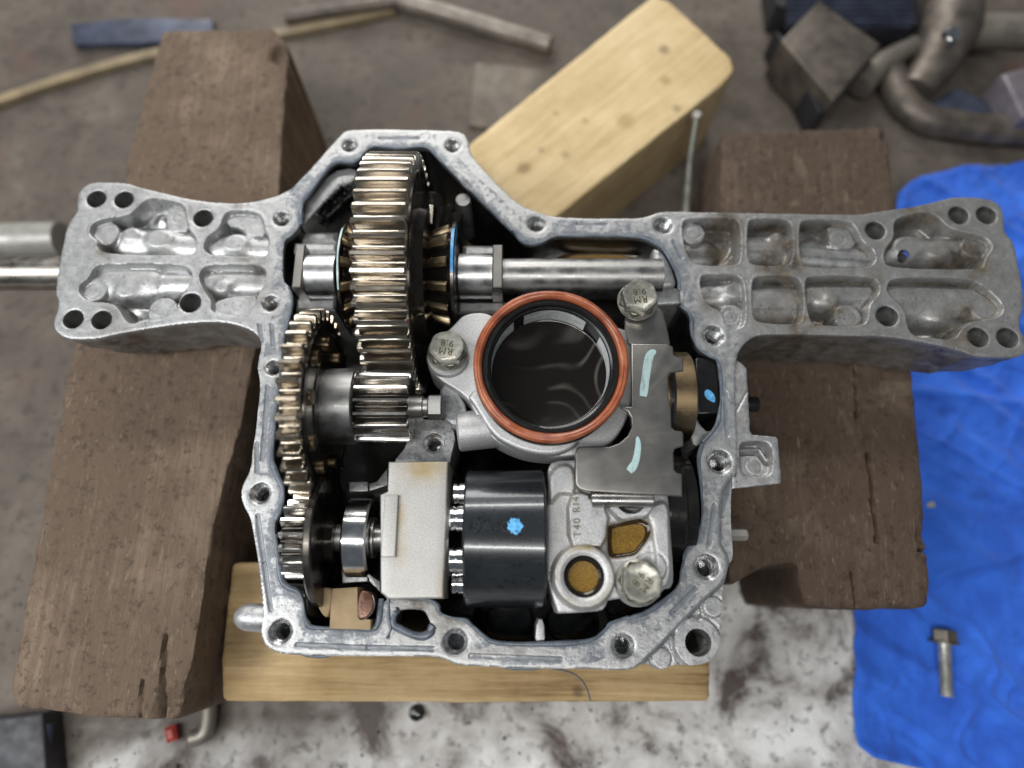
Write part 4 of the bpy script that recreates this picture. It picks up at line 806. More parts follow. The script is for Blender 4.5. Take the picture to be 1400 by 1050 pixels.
def case_h(X, Y, xs, ys, sd):
    z = np.full_like(X, ZC - 4.5)
    d = sdf_grid(strip, xs, ys); z += 3.2 * smooth(0.8, -0.8, d)                      # raised lettered land
    q = seg_d(X, Y, Pz(772, 640), Pz(772, 700)); 
    d2 = sdf_grid(ats(chaikin(Z6((480,120),(590,95),(600,240),(560,235),(520,235),(478,300)), 2), ZC), xs, ys); z += 2.0 * smooth(1.0, -1.2, d2)
    q = np.hypot(X - port[0], Y - port[1]); z = np.maximum(z, ZC + 2.5 - 9 * smooth(36 * .335, 36 * .335 + 2.6, q))     # port ring
    z -= .4 * np.exp(-((q - 25 * .345 - .5) / .4) ** 2)
    z = np.where(q < 36 * .345, np.maximum(z, ZC + 2.3 - 4 * smooth(35.0 * .335, 36.5 * .335, q)), z)
    d3 = sdf_grid(ats(chaikin(Z6((905,300),(1005,255),(1010,400),(1020,640),(950,650),(950,480),(930,400)), 2), ZC), xs, ys); z += 2.2 * smooth(1.2, -1.0, d3)
    q = np.hypot(X - bossc[0], Y - bossc[1]); bz = ZC + .8 - 7 * smooth(9.7, 11.0, q); z = np.maximum(z, bz); z = z - 9 * smooth(6.9, 6.3, q)
    c = at(893, 775, ZC); q = np.hypot(X - c[0], Y - c[1]); z += .9 * smooth(6.3, 5.7, q) - .5 * np.exp(-((q - 6.6) / .4) ** 2)
    dw = sdf_grid(well, xs, ys); z -= .9 * np.exp(-np.maximum(dw, 0) / .9)
    z -= .7 * np.exp(-np.maximum(-sd, 0) / .6); z += .12 * vnoise(X, Y, 4, 6) + .05 * vnoise(X, Y, 1.2, 7)
    st = .55 * np.exp(-(d / 1.1) ** 2) + .55 * np.exp(-((np.hypot(X - port[0], Y - port[1]) - 12) / 1.5) ** 2) + .5 * np.exp(-(np.maximum(dw, 0) / 1.0) ** 2) + .5 * np.exp(-(d2 / .9) ** 2)
    return z, dict(stain_shade=np.clip(st, 0, 1) * (.6 + vnoise(X, Y, 3, 12)))
relief('case_body', low_body, [well, bore_c], case_h, 0.4, 'case', cc, lambda x, y: [(.1 + 0 * x, .7 + 0 * x), (.2 + 0 * x, 6 + 0 * x), (.2 + 0 * x, 30 + 0 * x)], lambda x, y, w: [(0 * x, .5 + 0 * x), (-.1 + 0 * x, 3 + 0 * x), (-.8 + 0 * x, 5.5 + 0 * x)])
def pool(name, P, z, mat, label):
    cx, cy = np.mean(P, 0); b = MB(); r1 = [(x, y, z + .9) for x, y in P]; r2 = [(cx + (x - cx) * .90, cy + (y - cy) * .90, z + .15) for x, y in P]; r3 = [(cx + (x - cx) * .78, cy + (y - cy) * .78, z) for x, y in P]; n = len(P)
    b.v = r1 + r2 + r3 + [(cx, cy, z)]; b.f = [(k * n + i, k * n + (i + 1) % n, (k + 1) * n + (i + 1) % n, (k + 1) * n + i) for k in range(2) for i in range(n)] + [(2 * n + i, 2 * n + (i + 1) % n, 3 * n) for i in range(n)]
    o = b.obj(name, mat, None, 60); o.data.materials.append(M['oil2'])
    for p in o.data.polygons:
        if p.index < n * 2: p.material_index = 1
    return tag(o, label, 'oil')
pool('oil_pool', well, ZC - 7.5, 'amber', 'amber oil standing in the squarish well of the grey case')
pool('oil_pool', circ(port, 25 * .345, 48), ZC - 2.6, 'amber', 'amber oil standing in the round ringed port of the grey case')
P = ats(chaikin([(752,361),(764,348),(790,345),(850,345),(872,349),(876,356),(868,361),(800,362)], 1), -20.5); pool('oil_film', P, -21.9, 'amber', 'golden oil lying on the ledge behind the long axle shaft')
MB().torus((port[0], port[1], ZC - 1.4), (0, 0, 1), 7.6, 1.25, 64, 10).obj('port_seal', 'web', cc)
tx = at(789, 706, ZC + .2); text('cast_lettering', 'T40 RI4', (tx[0], tx[1], ZC - 1.15), 4.5, R_(91), 'ink', cc, .22, None, 1.22)
# rear half under the ring: a cast bracket reaching to the rear bolts
rear = Z5((195,250),(228,212),(330,203),(400,260),(560,230),(760,240),(860,260),(960,300),(1085,300),(1090,340),(960,420),(930,640),(860,760),(760,800),(640,820),(520,812),(440,790),(340,740),(270,620),(240,560),(105,480),(90,430),(110,330))
plate('case_shelf', ats(chaikin(rear, 2), 12), [], -6, 12, 'case', cc, 1.2, seg=3)
rp = ats(chaikin(Z5((240,560),(268,590),(345,722),(420,770),(520,805),(625,808),(700,775),(720,740),(640,700),(420,640),(300,520)), 2), 17); plate('case_rim', rp, [], 5, 17.5, 'case', cc, 1.8, seg=4)
p = at(640, 584, 12); MB().lathe((p[0] - 1.5, p[1], 4), (1, .12, 0), [(-4, 8.4), (-3, 9.4), (20, 9.6), (24, 8)], 40).obj('side_boss', 'case', cc)
p = at(612, 486, 14); MB().lathe((p[0], p[1] - .6, -12), (0, 0, 1), [(0, 10.5), (24.5, 10.2), (26, 9.4)], 48).obj('bolt_boss', 'case', cc)
q = at(655, 445, 12); 

# ring and cup of the oil filter port
RC = at(753, 500, 36); rz = 36.0; ta = R_(7); nrm = Vector((0, -math.sin(ta), math.cos(ta)))
def up(h): v = Vector((RC[0], RC[1], rz)) + nrm * h; return tuple(v)
flt = thing('filter_port', 'round black oil filter cup ringed by an orange rubber seal', 'filter cup', None, up(0))
b = MB(); b.lathe(up(0), nrm, [(-26, 34.0), (-7, 34.4), (-5.5, 33.8), (-4, 31.6), (-3, 31.6), (-1.5, 31.6), (.4, 30.4), (1.2, 29.4), (1.2, 28.6), (.3, 27.9), (-2.2, 27.7), (-2.6, 26.9), (-26, 26.6)], 128, False); b.obj('cup_body', 'rubber', flt)
b = MB(); ax = nrm; u = Vector((1, 0, 0)); w = nrm.cross(u); g = np.random.default_rng(8); rings = []
for i in range(161):
    a = 2 * math.pi * i / 160; e = u * math.cos(a) + w * math.sin(a); r0 = 2.2 + .15 * math.sin(a * 3 + 1) + .1 * math.sin(a * 7); o_ = Vector(up(.6)) + e * 32.2
    rings.append([tuple(o_ + e * (r0 * math.cos(2 * math.pi * j / 20) * (1 if math.cos(2 * math.pi * j / 20) > -.2 else .9)) + ax * (r0 * 1.05 * math.sin(2 * math.pi * j / 20) - (.5 if abs(math.sin(2 * math.pi * j / 20)) > .97 else 0))) for j in range(20)])
b.loft(rings, False).obj('seal_ring', 'ring', flt, 60)
def wall_arc(a0, a1, z0, z1, mat, nm):
    b = MB(); n = 30; rr = []
    for h in (z0, z1): rr.append([tuple(Vector(up(h)) + (u * math.cos(a) + w * math.sin(a)) * 26.5) for a in np.linspace(R_(a0), R_(a1), n)])
    b.loft(rr, False, False).obj(nm, mat, flt, 60)
wall_arc(52, 116, -21, -3.6, 'wall', 'inner_wall'); wall_arc(128, 196, -21, -3.6, 'wall', 'inner_wall'); wall_arc(-42, 32, -21, -3.6, 'wall', 'inner_wall')
b = MB(); c_ = Vector(up(-13)); c_.z = rz - 15.0; n = 72
P = [(c_.x + 26.45 * math.cos(2 * math.pi * i / n), c_.y + 26.45 * math.sin(2 * math.pi * i / n), c_.z + .5) for i in range(n)]; P2 = [(c_.x + 25.6 * math.cos(2 * math.pi * i / n), c_.y + 25.6 * math.sin(2 * math.pi * i / n), c_.z) for i in range(n)]
b.v = P + P2 + [tuple(c_)]; b.f = [(i, (i + 1) % n, n + (i + 1) % n, n + i) for i in range(n)] + [(n + i, n + (i + 1) % n, 2 * n) for i in range(n)]
tag(b.obj('oil_pool', 'oil', None, 60), 'black swirled oil filling the cup inside the orange ring', 'oil')

# pressed steel plate with pale blue paint strokes
t = thing('cover_plate', 'flat pressed steel plate marked with two pale blue paint strokes', 'plate', None, at(885, 560) + (20,))
ZP2 = 26.0
bp = Z5((935,338),(1085,338),(1112,350),(1115,385),(1132,396),(1152,398),(1157,410),(1157,452),(1100,462),(1092,480),(1094,560),(1104,610),(1106,690),(1120,704),(1150,708),(1157,720),(1156,770),(1120,782),(1114,800),(1118,870),(1130,884),(1150,888),(1152,984),(748,962),(716,952),(702,930),(700,800),(706,778),(722,772),(845,772),(885,758),(920,728),(938,690),(936,650),(920,625),(890,612),(905,605),(936,604))
plate('plate_body', ats(bp, ZP2), [], ZP2 - 2.2, ZP2, 'plate', t, .7, seg=3)
lp = ats(chaikin(Z5((700,790),(722,772),(742,775),(744,962),(704,945)), 1), ZP2 - .6); plate('plate_flange', lp, [], 10, ZP2 - 1.0, 'plate', t, .8)
a, bb = at(*Z5((765,985))[0], ZP2 - 2.5), at(*Z5((1030,992))[0], ZP2 - 2.5); b = MB(); b.lathe((a[0], a[1] - 1.0, ZP2 - 4.2), (1, -.01, 0), [(0, 3.0), (.4, 3.6), (bb[0] - a[0] - .4, 3.6), (bb[0] - a[0], 3.0)], 24); b.obj('folded_lip', 'plateb', t)
for st, w0 in ((Z5((1040,372),(1022,376),(1010,395),(1002,440),(995,490),(990,530),(986,562)), [.6, 1.5, 1.9, 1.9, 1.8, 1.9, 1.4]), (Z5((962,732),(966,760),(962,800),(955,835),(942,860),(926,878)), [.4, 1.1, 1.4, 1.5, 1.8, 1.4])):
    P = ats(chaikin(st, 2, False), ZP2); n = len(P); ws = np.interp(np.linspace(0, 1, n), np.linspace(0, 1, len(w0)), w0); L, R2, C_ = [], [], []
    for i in range(n):
        d = np.array(P[min(i + 1, n - 1)]) - np.array(P[max(i - 1, 0)]); d = d / np.linalg.norm(d); q = np.array([-d[1], d[0]]); L.append(tuple(np.array(P[i]) + q * ws[i]) + (ZP2 + .02,)); R2.append(tuple(np.array(P[i]) - q * ws[i]) + (ZP2 + .02,)); C_.append(tuple(P[i]) + (ZP2 + .28,))
    MB().loft([L, C_, R2], False, False).obj('paint_stroke', 'stroke', t, 80)
t2 = thing('bolt_plate', 'oily flat steel bracket clamped under the rear bolt beside the orange ring', 'bracket', None, at(890, 450) + (18,))
plate('bracket_body', ats(chaikin(Z5((905,225),(940,190),(1030,180),(1066,190),(1080,240),(1100,330),(1098,350),(925,350),(915,300)), 1), 21.5), [], 18.8, 21.5, 'plate', t2, .6)
# bronze swash cylinder, black rotor under the plate
t = thing('bronze_cylinder', 'brown bronze cylinder beside the notched edge of the painted plate', 'cylinder', None, at(930, 530) + (0,))
a, bb = at(905, 530, 10), at(951, 530, 10); yc = at(0, 530, 8)[1]; MB().lathe((0, yc, -8), (1, 0, 0), [(a[0], 10), (a[0], 22.6), (bb[0] - .6, 22.6), (bb[0], 22.0), (bb[0], 10)], 96).obj('cylinder_body', 'brass', t)
yd = yc; MB().lathe((0, yd, -6), (1, 0, 0), [(X(918, 530, 18), 6), (X(918, 530, 18), 24.3), (X(922, 530, 18), 24.3), (X(926, 530, 18), 23)], 72).obj('black_collar', 'rubber', t)
t = thing('rotor', 'black oily rotor standing in the gap beside the right wall', 'rotor', None, at(940, 690) + (-10,)); MB().lathe((0, at(0, 690, -8)[1], -14), (1, 0, 0), [(X(905, 690), 22), (X(905, 690), 26), (X(930, 690), 26), (X(934, 690), 24.5), (X(948, 690), 24), (X(948, 690), 10)], 72).obj('rotor_body', 'oily', t)
t = thing('rotor', 'black oily ring lying in the dark gap at the front wall', 'rotor', None, at(700, 850) + (-20,)); MB().torus((at(697, 850, -22)[0], at(697, 850, -22)[1], -26), (0, .5, 1), 15, 3.2, 72, 14).torus((at(785, 850, -22)[0], at(785, 850, -22)[1], -24), (0, .6, 1), 15, 3.0, 72, 14).obj('rotor_body', 'oily', t)

# flanged hexagon bolts
M['boltside'] = M['bolt']
def bolt_mesh(Rf=9.6, AF=15.2, hh=7.8):
    b = MB(); b.lathe((0, 0, 0), (0, 0, 1), [(0, Rf - .5), (.3, Rf), (1.0, Rf), (1.35, Rf - .35), (2.7, AF / 2 + .2)], 64)
    Rc = AF / 2 / math.cos(math.pi / 6)
    def hexr(z, s, clip=9e9): return [(max(-clip, min(clip, 1)) and (min(clip, Rc * s * math.cos(math.pi / 6) / math.cos(((a + math.pi / 6) % (math.pi / 3)) - math.pi / 6)) * math.cos(a)), min(clip, Rc * s * math.cos(math.pi / 6) / math.cos(((a + math.pi / 6) % (math.pi / 3)) - math.pi / 6)) * math.sin(a), z) for a in np.linspace(0, 2 * math.pi, 72, False)]
    b.loft([hexr(1.2, 1), hexr(hh - 1.1, 1), hexr(hh - .55, 1, Rc * .965), hexr(hh, 1, Rc * .90), hexr(hh + .05, .80), hexr(hh - .1, .74)], True)
    return b.mesh('bolt_head', 30)
bm_ = bolt_mesh()
for (px, py, z, rot, trot, lab) in ((612.5, 482, 15.5, 42, 172, 'yellow zinc flanged bolt marked RM 9.8 beside the bright pinion'), (871, 413, 23.5, 12, 184, 'yellow zinc flanged bolt marked RM 9.8 beside the end of the axle shaft'), (873.5, 796, 21.5, 55, -128, 'largest looking zinc flanged bolt marked RM 9.8 beside the round amber port')):
    c = at(px, py, z); t = thing('flange_bolt', lab, 'bolt', 'centre case bolts', (c[0], c[1], z)); o = link('bolt_head', bm_, 'bolt', t); o.location = (c[0] * MM, c[1] * MM, z * MM); o.rotation_euler = (0, 0, R_(rot)); o.parent = t; o.matrix_parent_inverse = t.matrix_world.inverted()
    b = MB(); Rh = 15.2 / 2 / math.cos(math.pi / 6); b.loft([[(c[0] + Rh * k * math.cos(a + R_(rot)), c[1] + Rh * k * math.sin(a + R_(rot)), z + h) for a in np.linspace(0, 2 * math.pi, 6, False)] for k, h in ((1.055, 1.9), (1.035, 2.75), (1.0, 3.0))], False).obj('shade_line', 'tanbolt', t)  # dark strip paints contact shade round the foot of the hex
    text('grade_stamp', 'RM\n9.8', (c[0], c[1], z + 7.8), 4.6, R_(trot), 'stamp', t, .1, None, 1.15)
    if py > 700: MB().lathe((c[0], c[1], z - 6), (0, 0, 1), [(0, 10), (5.2, 9.8), (6, 9.4)], 48).obj('bolt_boss', 'case', cc)

# hanging string of old sealant
sp = [(745,912,-2),(770,916,-3),(785,921,-5),(797,931,-9),(804,945,-14),(807,957,-20)]; P = [at(x, y, z) + (z,) for x, y, z in sp]
tag(MB().tube([tuple(v) for v in chaikin(P, 2, False)], .38, 6).obj('sealant_string', 'seal', None, 60), 'thin dark string of old sealant hanging off the front flange over pale timber', 'string')
# ------------------------------------------------------------------ timber blocks, rag, floor and scrap
ZF = -150.0
def timber(name, P, z0, z1, mat, label, seed, rough=1.0, cracks=(), dents=(), cell=1.1):
    g = np.random.default_rng(seed)
    Q = []                                           # slightly ragged sawn edge
    for a, b in zip(P, P[1:] + P[:1]):
        n = max(2, int(math.dist(a, b) / 6)); d = np.array(b) - np.array(a); q = np.array([-d[1], d[0]]) / np.linalg.norm(d)
        for i in range(n):
            w = g.normal() * .4 * rough if i else 0; Q.append(tuple(np.array(a) + d * i / n + q * w))
    Q = chaikin(Q, 1)
    def hf(X, Y, xs, ys, sd):
        z = np.full_like(X, z1) + rough * (.8 * vnoise(X, Y, 14, seed) + .5 * vnoise(X, Y, 4, seed + 1) + .25 * vnoise(X, Y, 1.8, seed + 2))
        z -= (.7 + 1.8 * rough * np.clip(vnoise(X, Y, 9, seed + 3) + .15, 0, 1)) * np.exp(-np.maximum(-sd, 0) / (.9 + .9 * rough))
        for (a, b, w, dp) in cracks: d = seg_d(X, Y, a, b) + .9 * vnoise(X, Y, 5, seed + 4); z -= dp * smooth(w, w * .3, d)
        for (c, r, dp) in dents: z -= dp * smooth(r, r * .4, np.hypot(X - c[0], Y - c[1]) + 2.5 * vnoise(X, Y, 5, seed + 5))
        return z, dict(stain_shade=0 * X)
    H = z1 - z0
    def wl(x, y):
        w = rough * (.4 * np.sin(x * .23 + y * .31) + .3 * np.sin(x * .7 - y * .53)); return [(.3 + 0 * x, 1.2 + 0 * x), (.8 + .4 * w, 6 + 0 * x), (.5 + w, H * .45 + 0 * x), (.2 - w, H * .8 + 0 * x), (0 * x, H + 0 * x)]
    o = relief(name, Q, [], hf, cell, mat, None, wl, None, 50); return tag(o, label, 'timber block', 'timber blocks under the housing')
zb = -45.5
pa, pb = at(255, 985, zb), at(378, 40, zb); ang = math.atan2(pb[1] - pa[1], pb[0] - pa[0])
M['wood_dark'] = m_wood('weathered_dark_timber', (0.135, 0.095, 0.067), (0.25, 0.185, 0.132), (0.37, 0.285, 0.21), -ang, .6, .8, 1.0, (0.36, 0.29, 0.21))
c1 = (at(205, 915, zb), at(218, 880, zb))
timber('timber_block', [at(222,42,zb), at(372,38,zb), at(392,60,zb), at(376,330,zb), at(332,560,zb), at(290,720,zb), at(262,905,zb), at(236,985,zb), at(120,978,zb), at(22,965,zb), at(14,940,zb), at(90,520,zb), at(160,270,zb)], ZF, zb, 'wood_dark', 'long dark weathered timber under the shaft end arm, worn corners', 21, 1.0,
       [(at(218,985,zb), at(226,870,zb), 1.5, 3.5), (at(190,985,zb), at(196,930,zb), .8, 2)], [(at(385,75,zb), 10, 6), (at(235,975,zb), 12, 4), (at(168,240,zb), 8, 2.5)])
zr = -50.0; pa, pb = at(1268, 828, zr), at(1213, 175, zr); ang2 = math.atan2(pb[1] - pa[1], pb[0] - pa[0])
M['wood_dark2'] = m_wood('weathered_brown_timber', (0.085, 0.058, 0.042), (0.155, 0.113, 0.082), (0.25, 0.188, 0.14), -ang2, .55, .8, 1.0, (0.32, 0.25, 0.18))
timber('timber_block', [at(988,182,zr), at(1213,174,zr), at(1228,330,zr), at(1252,560,zr), at(1271,800,zr), at(1268,829,zr), at(1180,832,zr), at(1106,829,zr), at(1098,812,zr), at(1090,768,zr), at(1050,772,zr), at(1000,800,zr), at(984,560,zr)], ZF, zr, 'wood_dark2', 'dark brown cracked timber with split corner beside the blue rag', 33, 1.0,
       [(at(1186,620,zr), at(1199,740,zr), .9, 5), (at(1168,505,zr), at(1172,575,zr), .6, 4), (at(1164,785,zr), at(1172,828,zr), 1.0, 4), (at(1256,752,zr), at(1270,754,zr), .8, 4)], [(at(1222,185,zr), 9, 4), (at(1262,735,zr), 5, 2)])
pnotch = [at(1000,790,zr-30), at(1090,768,zr-30), at(1106,829,zr-30), at(1085,824,zr-30), at(1000,815,zr-30)]
zy = -76.0; pa, pb = at(790, 268, zy), at(1000, 92, zy); ang3 = math.atan2(pb[1] - pa[1], pb[0] - pa[0])
kn = [(at(908,68,zy), 5, (0.10,0.06,0.03)), (at(910,110,zy), 5, (0.33,0.20,0.06)), (at(716,230,zy), 6, (0.20,0.13,0.06)), (at(925,148,zy), 4, (0.22,0.17,0.10)), (at(855,165,zy), 8, (0.40,0.27,0.12)), (at(773,212,zy), 4, (.3,.22,.12)), (at(740,205,zy), 3, (.3,.22,.12)), (at(800,165,zy), 3, (.35,.25,.13)), (at(760,155,zy), 3, (.35,.26,.14))]
M['wood_pale'] = m_wood('pale_pine', (0.56, 0.41, 0.21), (0.72, 0.56, 0.32), (0.80, 0.66, 0.42), -ang3, .8, .6, 1.0, None, [(k[0][0], k[0][1], zy, k[1] * 1.1, k[2]) for k in kn])
timber('timber_block', [at(893,-6,zy), at(915,2,zy), at(998,78,zy), at(1003,95,zy), at(990,112,zy), at(785,276,zy), at(660,372,zy), at(538,300,zy), at(645,195,zy)], ZF, zy, 'wood_pale', 'pale yellow pine block with dark knots lying aslant behind the housing', 45, .35)
zy2 = -75.8; pa, pb = at(312, 900, zy2), at(970, 900, zy2); ang4 = math.atan2(pb[1] - pa[1], pb[0] - pa[0])
M['wood_pale2'] = m_wood('grubby_pine', (0.20, 0.125, 0.055), (0.40, 0.275, 0.13), (0.56, 0.41, 0.22), -ang4, 1.15, .65, 1.0, None, [(*at(340,880,zy2), zy2, 20, (0.12,0.08,0.04)), (*at(350,800,zy2), zy2, 14, (0.16,0.11,0.06)), (*at(790,945,zy2), zy2, 4, (.08,.05,.03)), (*at(330,860,zy2), zy2, 10,(.15,.10,.05))])
timber('timber_block', [at(318,770,zy2), at(640,768,zy2), at(968,770,zy2), at(970,864,zy2), at(970,958,zy2), at(640,960,zy2), at(305,958,zy2), at(303,900,zy2)], ZF, zy2, 'wood_pale2', 'grubby yellow pine board lying under the front edge of the housing', 57, .35)

# floor, rag
fl = MB(); S = 2500; fl.add([(-S, -S, ZF), (S, -S, ZF), (S, S, ZF), (-S, S, ZF)], [(0, 1, 2, 3)]); o = struct(fl.obj('floor', 'floor', None))
zg = ZF + 2
ragP = ats(chaikin([(1222,300),(1226,258),(1290,236),(1400,224),(1490,214),(1560,500),(1560,1100),(1480,1068),(1400,1064),(1300,1056),(1235,1044),(1172,1028),(1166,985),(1168,800),(1150,640),(1160,480)], 1), zg)
def rag_h(X, Y, xs, ys, sd):
    a = .55 * X + .83 * Y; b = .83 * X - .55 * Y
    z = zg + 2.2 + 4.0 * vnoise(X, Y, 42, 71) + 11.0 * (np.abs(vnoise(a, b * .35, 26, 72)) * -1 + .25) + 7.0 * (np.abs(vnoise(b * .4, a, 17, 73)) * -1 + .2) + 1.6 * vnoise(X, Y, 7, 74)
    c = at(1270, 540, zg); z += 4.0 * np.exp(-((Y - c[1] + .12 * (X - c[0])) / 4.0) ** 2); c = at(1230, 800, zg); z += 4.5 * np.exp(-((Y - c[1] - .25 * (X - c[0])) / 5.0) ** 2) * smooth(-10, 40, X - c[0])
    for sc, sd_, h in ((48, 81, 3.2), (34, 82, 1.6), (22, 83, .8)): z += h * np.exp(-(vnoise(a + 6 * vnoise(X, Y, 20, 85), b * (.3 if sc == 48 else .8), sc, sd_) / .05) ** 2)
    z = np.maximum(z, ZF + .6); e = -sd; z += .8 * smooth(7.5, 6.6, e) * smooth(0, 1.2, e) - .3 * np.exp(-((e - 5.6) / .5) ** 2) + .5 * vnoise(X, Y, 3, 75)
    return z, dict(stain_shade=0 * X)
tag(relief('blue_rag', ragP, [], rag_h, 1.3, 'rag', None, lambda x, y: [(.4 + 0 * x, .5 + 0 * x), (.3 + 0 * x, 1.6 + 0 * x)], None, 60), 'creased bright blue cloth rag spread on the floor', 'rag')
def rod(name, pts, r, mat, label, cat, n=16, flat=None):
    P = [at(x, y, z) + (z,) for x, y, z in pts]; return tag(MB().tube(P, r, n).obj(name, mat, None), label, cat)
zz = zg + 9
t = thing('loose_bolt', 'greasy hexagon bolt lying on the blue rag', 'bolt', None, at(1292, 900, zz) + (zz,))
h0, h1, h2 = at(1290, 862, zz), at(1291, 886, zz), at(1296, 951, zz); d = Vector((h2[0] - h0[0], h2[1] - h0[1], -1.5)).normalized()
MB().lathe((h0[0], h0[1], zz), d, [(-1, 6), (0, 7.4), (6.0, 7.4), (6.4, 6.6)], 6).lathe((h0[0], h0[1], zz), d, [(6.4, 8.8), (7.8, 8.8)], 40).obj('bolt_head', 'tanbolt', t, 25)
pr = [(7, 3.9), (18, 3.9)]; tt = 18
while tt < 38: pr += [(tt + .55, 4.1), (tt + 1.1, 3.5)]; tt += 1.1
MB().lathe((h0[0], h0[1], zz), d, pr + [(tt, 3.2)], 32).obj('bolt_shank', 'palebolt', t, 20)
p = at(1272, 690, zg + 4); tag(MB().lathe((p[0], p[1], zg + 2.5), (1, .1, .2), [(-3, 2), (-2.5, 3), (2.5, 3), (3, 2)], 16).obj('pale_plug', 'pale', None), 'small pale plug lying on the rag by the dark timber edge', 'plug')
p = at(1253, 452, zg + 6)

# scrap behind and around, out of focus
def slab_px(name, P, z0, z1, mat, label, cat, bev=1.0, parent=None):
    o = plate(name, ats(P, z1), [], z0, z1, mat, parent, bev); return tag(o, label, cat) if label else o
P = [at(x, y, ZF + 3) for x, y in [(-60,160),(60,118),(150,90),(230,70),(330,58),(430,38),(540,14)]]; P = chaikin(P, 2, False)
b = MB(); b.loft([[(x - .0, y - 4.5, ZF + 1), (x, y + 4.5, ZF + 1), (x, y + 4.5, ZF + 6), (x, y - 4.5, ZF + 6)] for x, y in P]); tag(b.obj('flat_strip', 'tan', None), 'long tan flat strip bending across the floor behind the dark timber', 'strip')
slab_px('flat_bar', [(95,32),(180,24),(290,26),(292,50),(200,58),(100,60)], ZF + .5, ZF + 7, 'scrapblue', 'short blue black flat bar lying at the rear of the floor', 'bar')
a0 = at(470, 6, ZF + 10); rod('steel_rod', [(390,24,ZF+8),(548,2,ZF+8)], 6, 'scrap', 'dull steel rod lying behind the worn timber end', 'rod')
rod('steel_rod', [(545,0,ZF+8),(640,28,ZF+8),(752,62,ZF+8)], 8, 'scraplight', 'dull grey steel rod lying aslant left of the pale pine block', 'rod')
rod('white_rod', [(-60,331,ZF+12),(84,327,ZF+12)], 13, 'pale', 'blurred white rod lying behind the axle shaft end', 'rod', 24)
slab_px('square_plate', [(650,85),(760,95),(740,190),(640,170)], ZF + .4, ZF + 3, 'scrap2', 'thin brown plate lying on the floor beside the pale pine block', 'plate')
t = thing('angle_bracket', 'heavy steel block lying aslant with black shaded end near the pine block', 'steel block', None, at(1130, 90, ZF + 40) + (ZF + 40,))
slab_px('bracket_body', [(1068,55),(1120,0),(1205,60),(1140,138)], ZF + 3, ZF + 42, 'scrap', None, None, 2.0, t)
b = MB(); P = [at(1118,160,ZF+24), at(1190,102,ZF+24)]; slab_px('bracket_leg', [(1060,40),(1085,60),(1140,140),(1122,156)], ZF + .5, ZF + 30, 'scrapdark', None, None, 1.5, t)
t = thing('finned_cooler', 'black finned metal cooler lying at the rear behind the steel block', 'cooler', None, at(1160, 10, ZF + 30) + (ZF + 30,))
slab_px('cooler_core', [(1052,-70),(1255,-90),(1258,34),(1180,40),(1062,6)], ZF + 1, ZF + 30, 'scrapdark', None, None, 1.5, t)
for k in range(14): 
    yy = -62 + k * 7.0; a, bq = at(1078, yy, ZF + 36), at(1250, yy + 1, ZF + 36); MB().box(((a[0] + bq[0]) / 2, (a[1] + bq[1]) / 2, ZF + 33), (abs(bq[0] - a[0]), 1.6, 8), 0, .3).obj('cooling_fin', 'scrapblue', t)
t = thing('pipe_fitting', 'dull steel pipe with flared elbow lying beyond the blue rag', 'pipe', None, at(1330, 45, ZF + 25) + (ZF + 25,))
P = [at(x, y, ZF + 26) + (ZF + 26,) for x, y in [(1470,48),(1400,45),(1340,42),(1300,44)]]; MB().tube(P, [14, 14, 14, 15], 28).obj('straight_pipe', 'scraplight', t)
P = [at(x, y, ZF + 26) + (ZF + 26 - z,) for x, y, z in [(1315,-30,0),(1305,0,0),(1298,40,0),(1285,80,8),(1262,110,12)]]; MB().tube(P, [22, 22, 24, 17, 13], 28).obj('elbow', 'scrap', t)
p = at(1303, 45, ZF + 48); MB().lathe((p[0], p[1], ZF + 44), (0, -.3, 1), [(0, 7), (5, 6), (6.5, 3)], 20).obj('grease_nipple', 'bright', t)
rod('steel_link', [(1175,120,ZF+16),(1205,85,ZF+18),(1250,62,ZF+20)], [10, 9, 8], 'scraplight', 'short rusty steel link lying between block and pipe', 'link', 20)
P = [at(x, y, ZF + 10) + (ZF + 10,) for x, y in chaikin([(1215,95),(1232,140),(1262,165),(1300,172),(1350,178),(1420,182)], 2, False)]; tag(MB().tube(P, 12, 16).obj('curved_guard', 'scrap', None), 'curved dull metal guard lying just beyond the rag edge', 'guard')
slab_px('blue_cover', [(1268,142),(1310,118),(1350,140),(1390,178),(1330,186),(1280,172)], ZF + .5, ZF + 12, 'scrapblue', 'blue black cover lying inside the curved guard', 'cover', 2.0)
slab_px('grey_shield', [(1370,100),(1440,80),(1470,160),(1400,160)], ZF + .5, ZF + 34, 'scrapviolet', 'greyish violet shield at the frame edge above the rag', 'shield', 3.0)
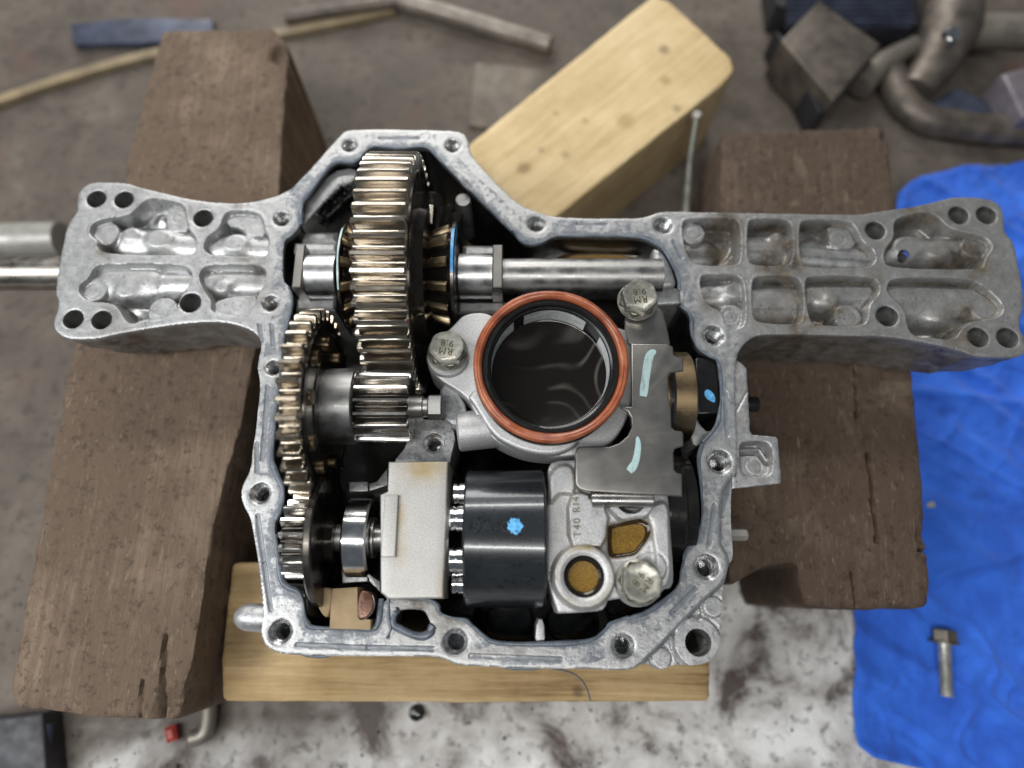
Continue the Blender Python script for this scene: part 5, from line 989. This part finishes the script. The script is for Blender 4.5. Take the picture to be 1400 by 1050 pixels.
slab_px('black_post_base', [(-40,985),(58,975),(66,1080),(-40,1090)], ZF + .5, ZF + 20, 'scrapdark', 'black box lying in front of the dark timber end', 'box', 2.0)
rod('steel_rod', [(62,990,ZF+14),(56,1080,ZF+14)], 4.5, 'scrapblue', 'thin grey rod lying along the black box', 'rod')
P = [at(x, y, ZF + 7) + (ZF + 7,) for x, y in chaikin([(262,1010),(280,1006),(286,985),(286,955)], 2, False)]; tag(MB().tube(P, 5, 14).obj('bent_hose', 'scraplight', None), 'short grey bent hose on the floor by the timber end', 'hose')
p = at(234, 1003, ZF + 6); tag(MB().box((p[0], p[1], ZF + 4), (7, 9, 8), .3, 2).obj('red_plug', 'red', None), 'small red plastic plug by the worn timber end', 'plug')
p = at(570, 974, ZF + 1); tag(MB().lathe((p[0], p[1], ZF + .2), (0, 0, 1), [(0, 5), (3, 4.8), (4, 3)], 20).obj('rubber_bung', 'rubber', None), 'small black round bung on the floor in front of the pine board', 'bung')
t = thing('threaded_stud', 'thin pale threaded stud standing between pine block and brown timber', 'stud', None, at(938, 285, -60) + (-60,))
P = [at(953, 158, -70) + (-70,), at(944, 215, -82) + (-82,), at(937, 305, -95) + (-95,)]; MB().tube(P, [2.0, 2.2, 3.4], 14).obj('stud_rod', 'studgrey', t)
p = P[0]; MB().lathe(p, (0, .1, 1), [(-2, 3.4), (1.5, 3.4), (2.2, 2.4)], 6).obj('stud_nut', 'pale', t, 25)
P = [at(1005, 196, -60) + (-60,)]
# dust, chips and crumbs scattered over the floor
g = np.random.default_rng(5); b = MB()
for k in range(900):
    x, y = g.uniform(-330, 330), g.uniform(-150, 420); s = g.uniform(.4, 1.6) * (1.8 if g.random() < .06 else 1); a = g.random() * 6.28; q = [(x + s * math.cos(a + i * 2.1) * g.uniform(.6, 1.3), y + s * math.sin(a + i * 2.1) * g.uniform(.6, 1.3), ZF + .02) for i in range(3)]
    b.add(q + [(x, y, ZF + s * .7)], [(0, 1, 3), (1, 2, 3), (2, 0, 3)])
o = b.obj('floor_grit', 'grit', None, 10); o['kind'] = 'stuff'; o['label'] = 'dark grit and crumbs scattered over the floor'; o['category'] = 'grit'
